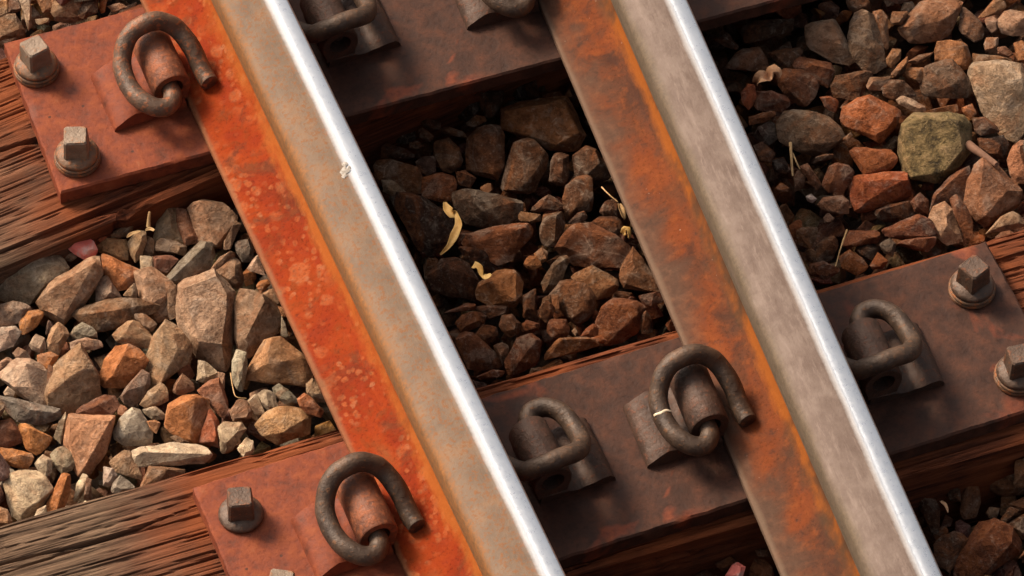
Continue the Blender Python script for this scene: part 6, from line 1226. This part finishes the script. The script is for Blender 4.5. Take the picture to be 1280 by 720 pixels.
ribbon('leaf', [(0.5280, 0.5305, -0.0420), (0.5323, 0.5248, -0.0300), (0.5409, 0.5254, -0.0360), (0.5491, 0.5263, -0.0300), (0.5503, 0.5211, -0.0340)], [0.0030, 0.0090, 0.0060, 0.0100, 0.0040], M_DRY, 'curled dry leaf near the polished rail at upper right', 'leaf', None, 1.0, 0.9)
ribbon('leaf', [(-0.1977, 0.5764, -0.0300), (-0.1907, 0.5791, -0.0300), (-0.1804, 0.5787, -0.0300)], [0.0008, 0.0026, 0.0022, 0.0010], M_STRAW, 'thin straw coloured scrap on the tan five sided stone', 'leaf', 'yellow leaves', 0.4, 0.3)
ribbon('leaf', [(-0.1750, 0.5795, -0.0320), (-0.1698, 0.5796, -0.0320), (-0.1665, 0.5753, -0.0320)], [0.0012, 0.0024, 0.0020], M_STRAW, 'tiny straw coloured scrap between tan stones under the upper sleeper', 'leaf', 'yellow leaves', 0.2, 0.3)
ribbon('leaf', [(0.4950, -0.0457, -0.0620), (0.4959, -0.0548, -0.0600), (0.4959, -0.0619, -0.0620)], [0.0015, 0.0040, 0.0030, 0.0010], M_DRY, 'small pale dry leaf shred in the bottom right ballast', 'leaf', None, 0.9, 0.6)
ribbon('leaf', [(0.3248, 0.4354, -0.0500), (0.3218, 0.4239, -0.0480), (0.3211, 0.4136, -0.0500)], [0.0020, 0.0050, 0.0055, 0.0020], M_STRAW, 'pale dry scrap tucked against the brown rail foot', 'leaf', None, 0.7, 0.6)
ribbon('leaf', [(0.3122, 0.3963, -0.0500), (0.3175, 0.3965, -0.0460), (0.3159, 0.3882, -0.0500)], [0.0030, 0.0055, 0.0045, 0.0020], M_LEAF, 'cream scrap under the brown rail foot', 'leaf', None, 0.9, 0.7)
stick('straw', [(0.5279, 0.4330, -0.0340), (0.5216, 0.4156, -0.0360), (0.5154, 0.3968, -0.0440)], 0.0019, M_STRAW, 'upright straw below the broad dark stone right of the rail', 'straw', 'dry straws')
stick('straw', [(0.5259, 0.4215, -0.0380), (0.5255, 0.4094, -0.0400), (0.5266, 0.4023, -0.0440)], 0.0011, M_STRAW, 'thin straw branching right of the upright straw', 'straw', 'dry straws')
stick('straw', [(0.5381, 0.3007, -0.0340), (0.5251, 0.2863, -0.0400), (0.5097, 0.2665, -0.0440)], 0.0011, M_STRAW, 'fine straw by the lower sleeper right of the brown rail', 'straw', 'dry straws')
stick('straw', [(0.3156, 0.4639, -0.0500), (0.3183, 0.4480, -0.0460), (0.3232, 0.4361, -0.0460)], 0.0009, M_STRAW, 'fine straw reaching to the brown rail foot', 'straw', 'dry straws')
stick('straw', [(-0.1550, 0.3641, -0.0280), (-0.1590, 0.3469, -0.0280), (-0.1607, 0.3317, -0.0260), (-0.1508, 0.3269, -0.0280)], 0.0008, M_STRAW, 'pale bent straw between tan stones left of the orange rail', 'straw', 'dry straws')
stick('wood_splinter', [(0.7157, 0.3695, -0.0500), (0.7217, 0.3483, -0.0440), (0.7281, 0.3233, -0.0360)], 0.0056, M_STICK, 'reddish wood splinter sticking out beside the lichen covered stone', 'splinter')
stick('wood_splinter', [(-0.1693, 0.5868, -0.0380), (-0.1668, 0.5920, -0.0320), (-0.1635, 0.5974, -0.0260)], 0.0026, M_STRAW, 'thin upright splinter against the upper sleeper', 'splinter')
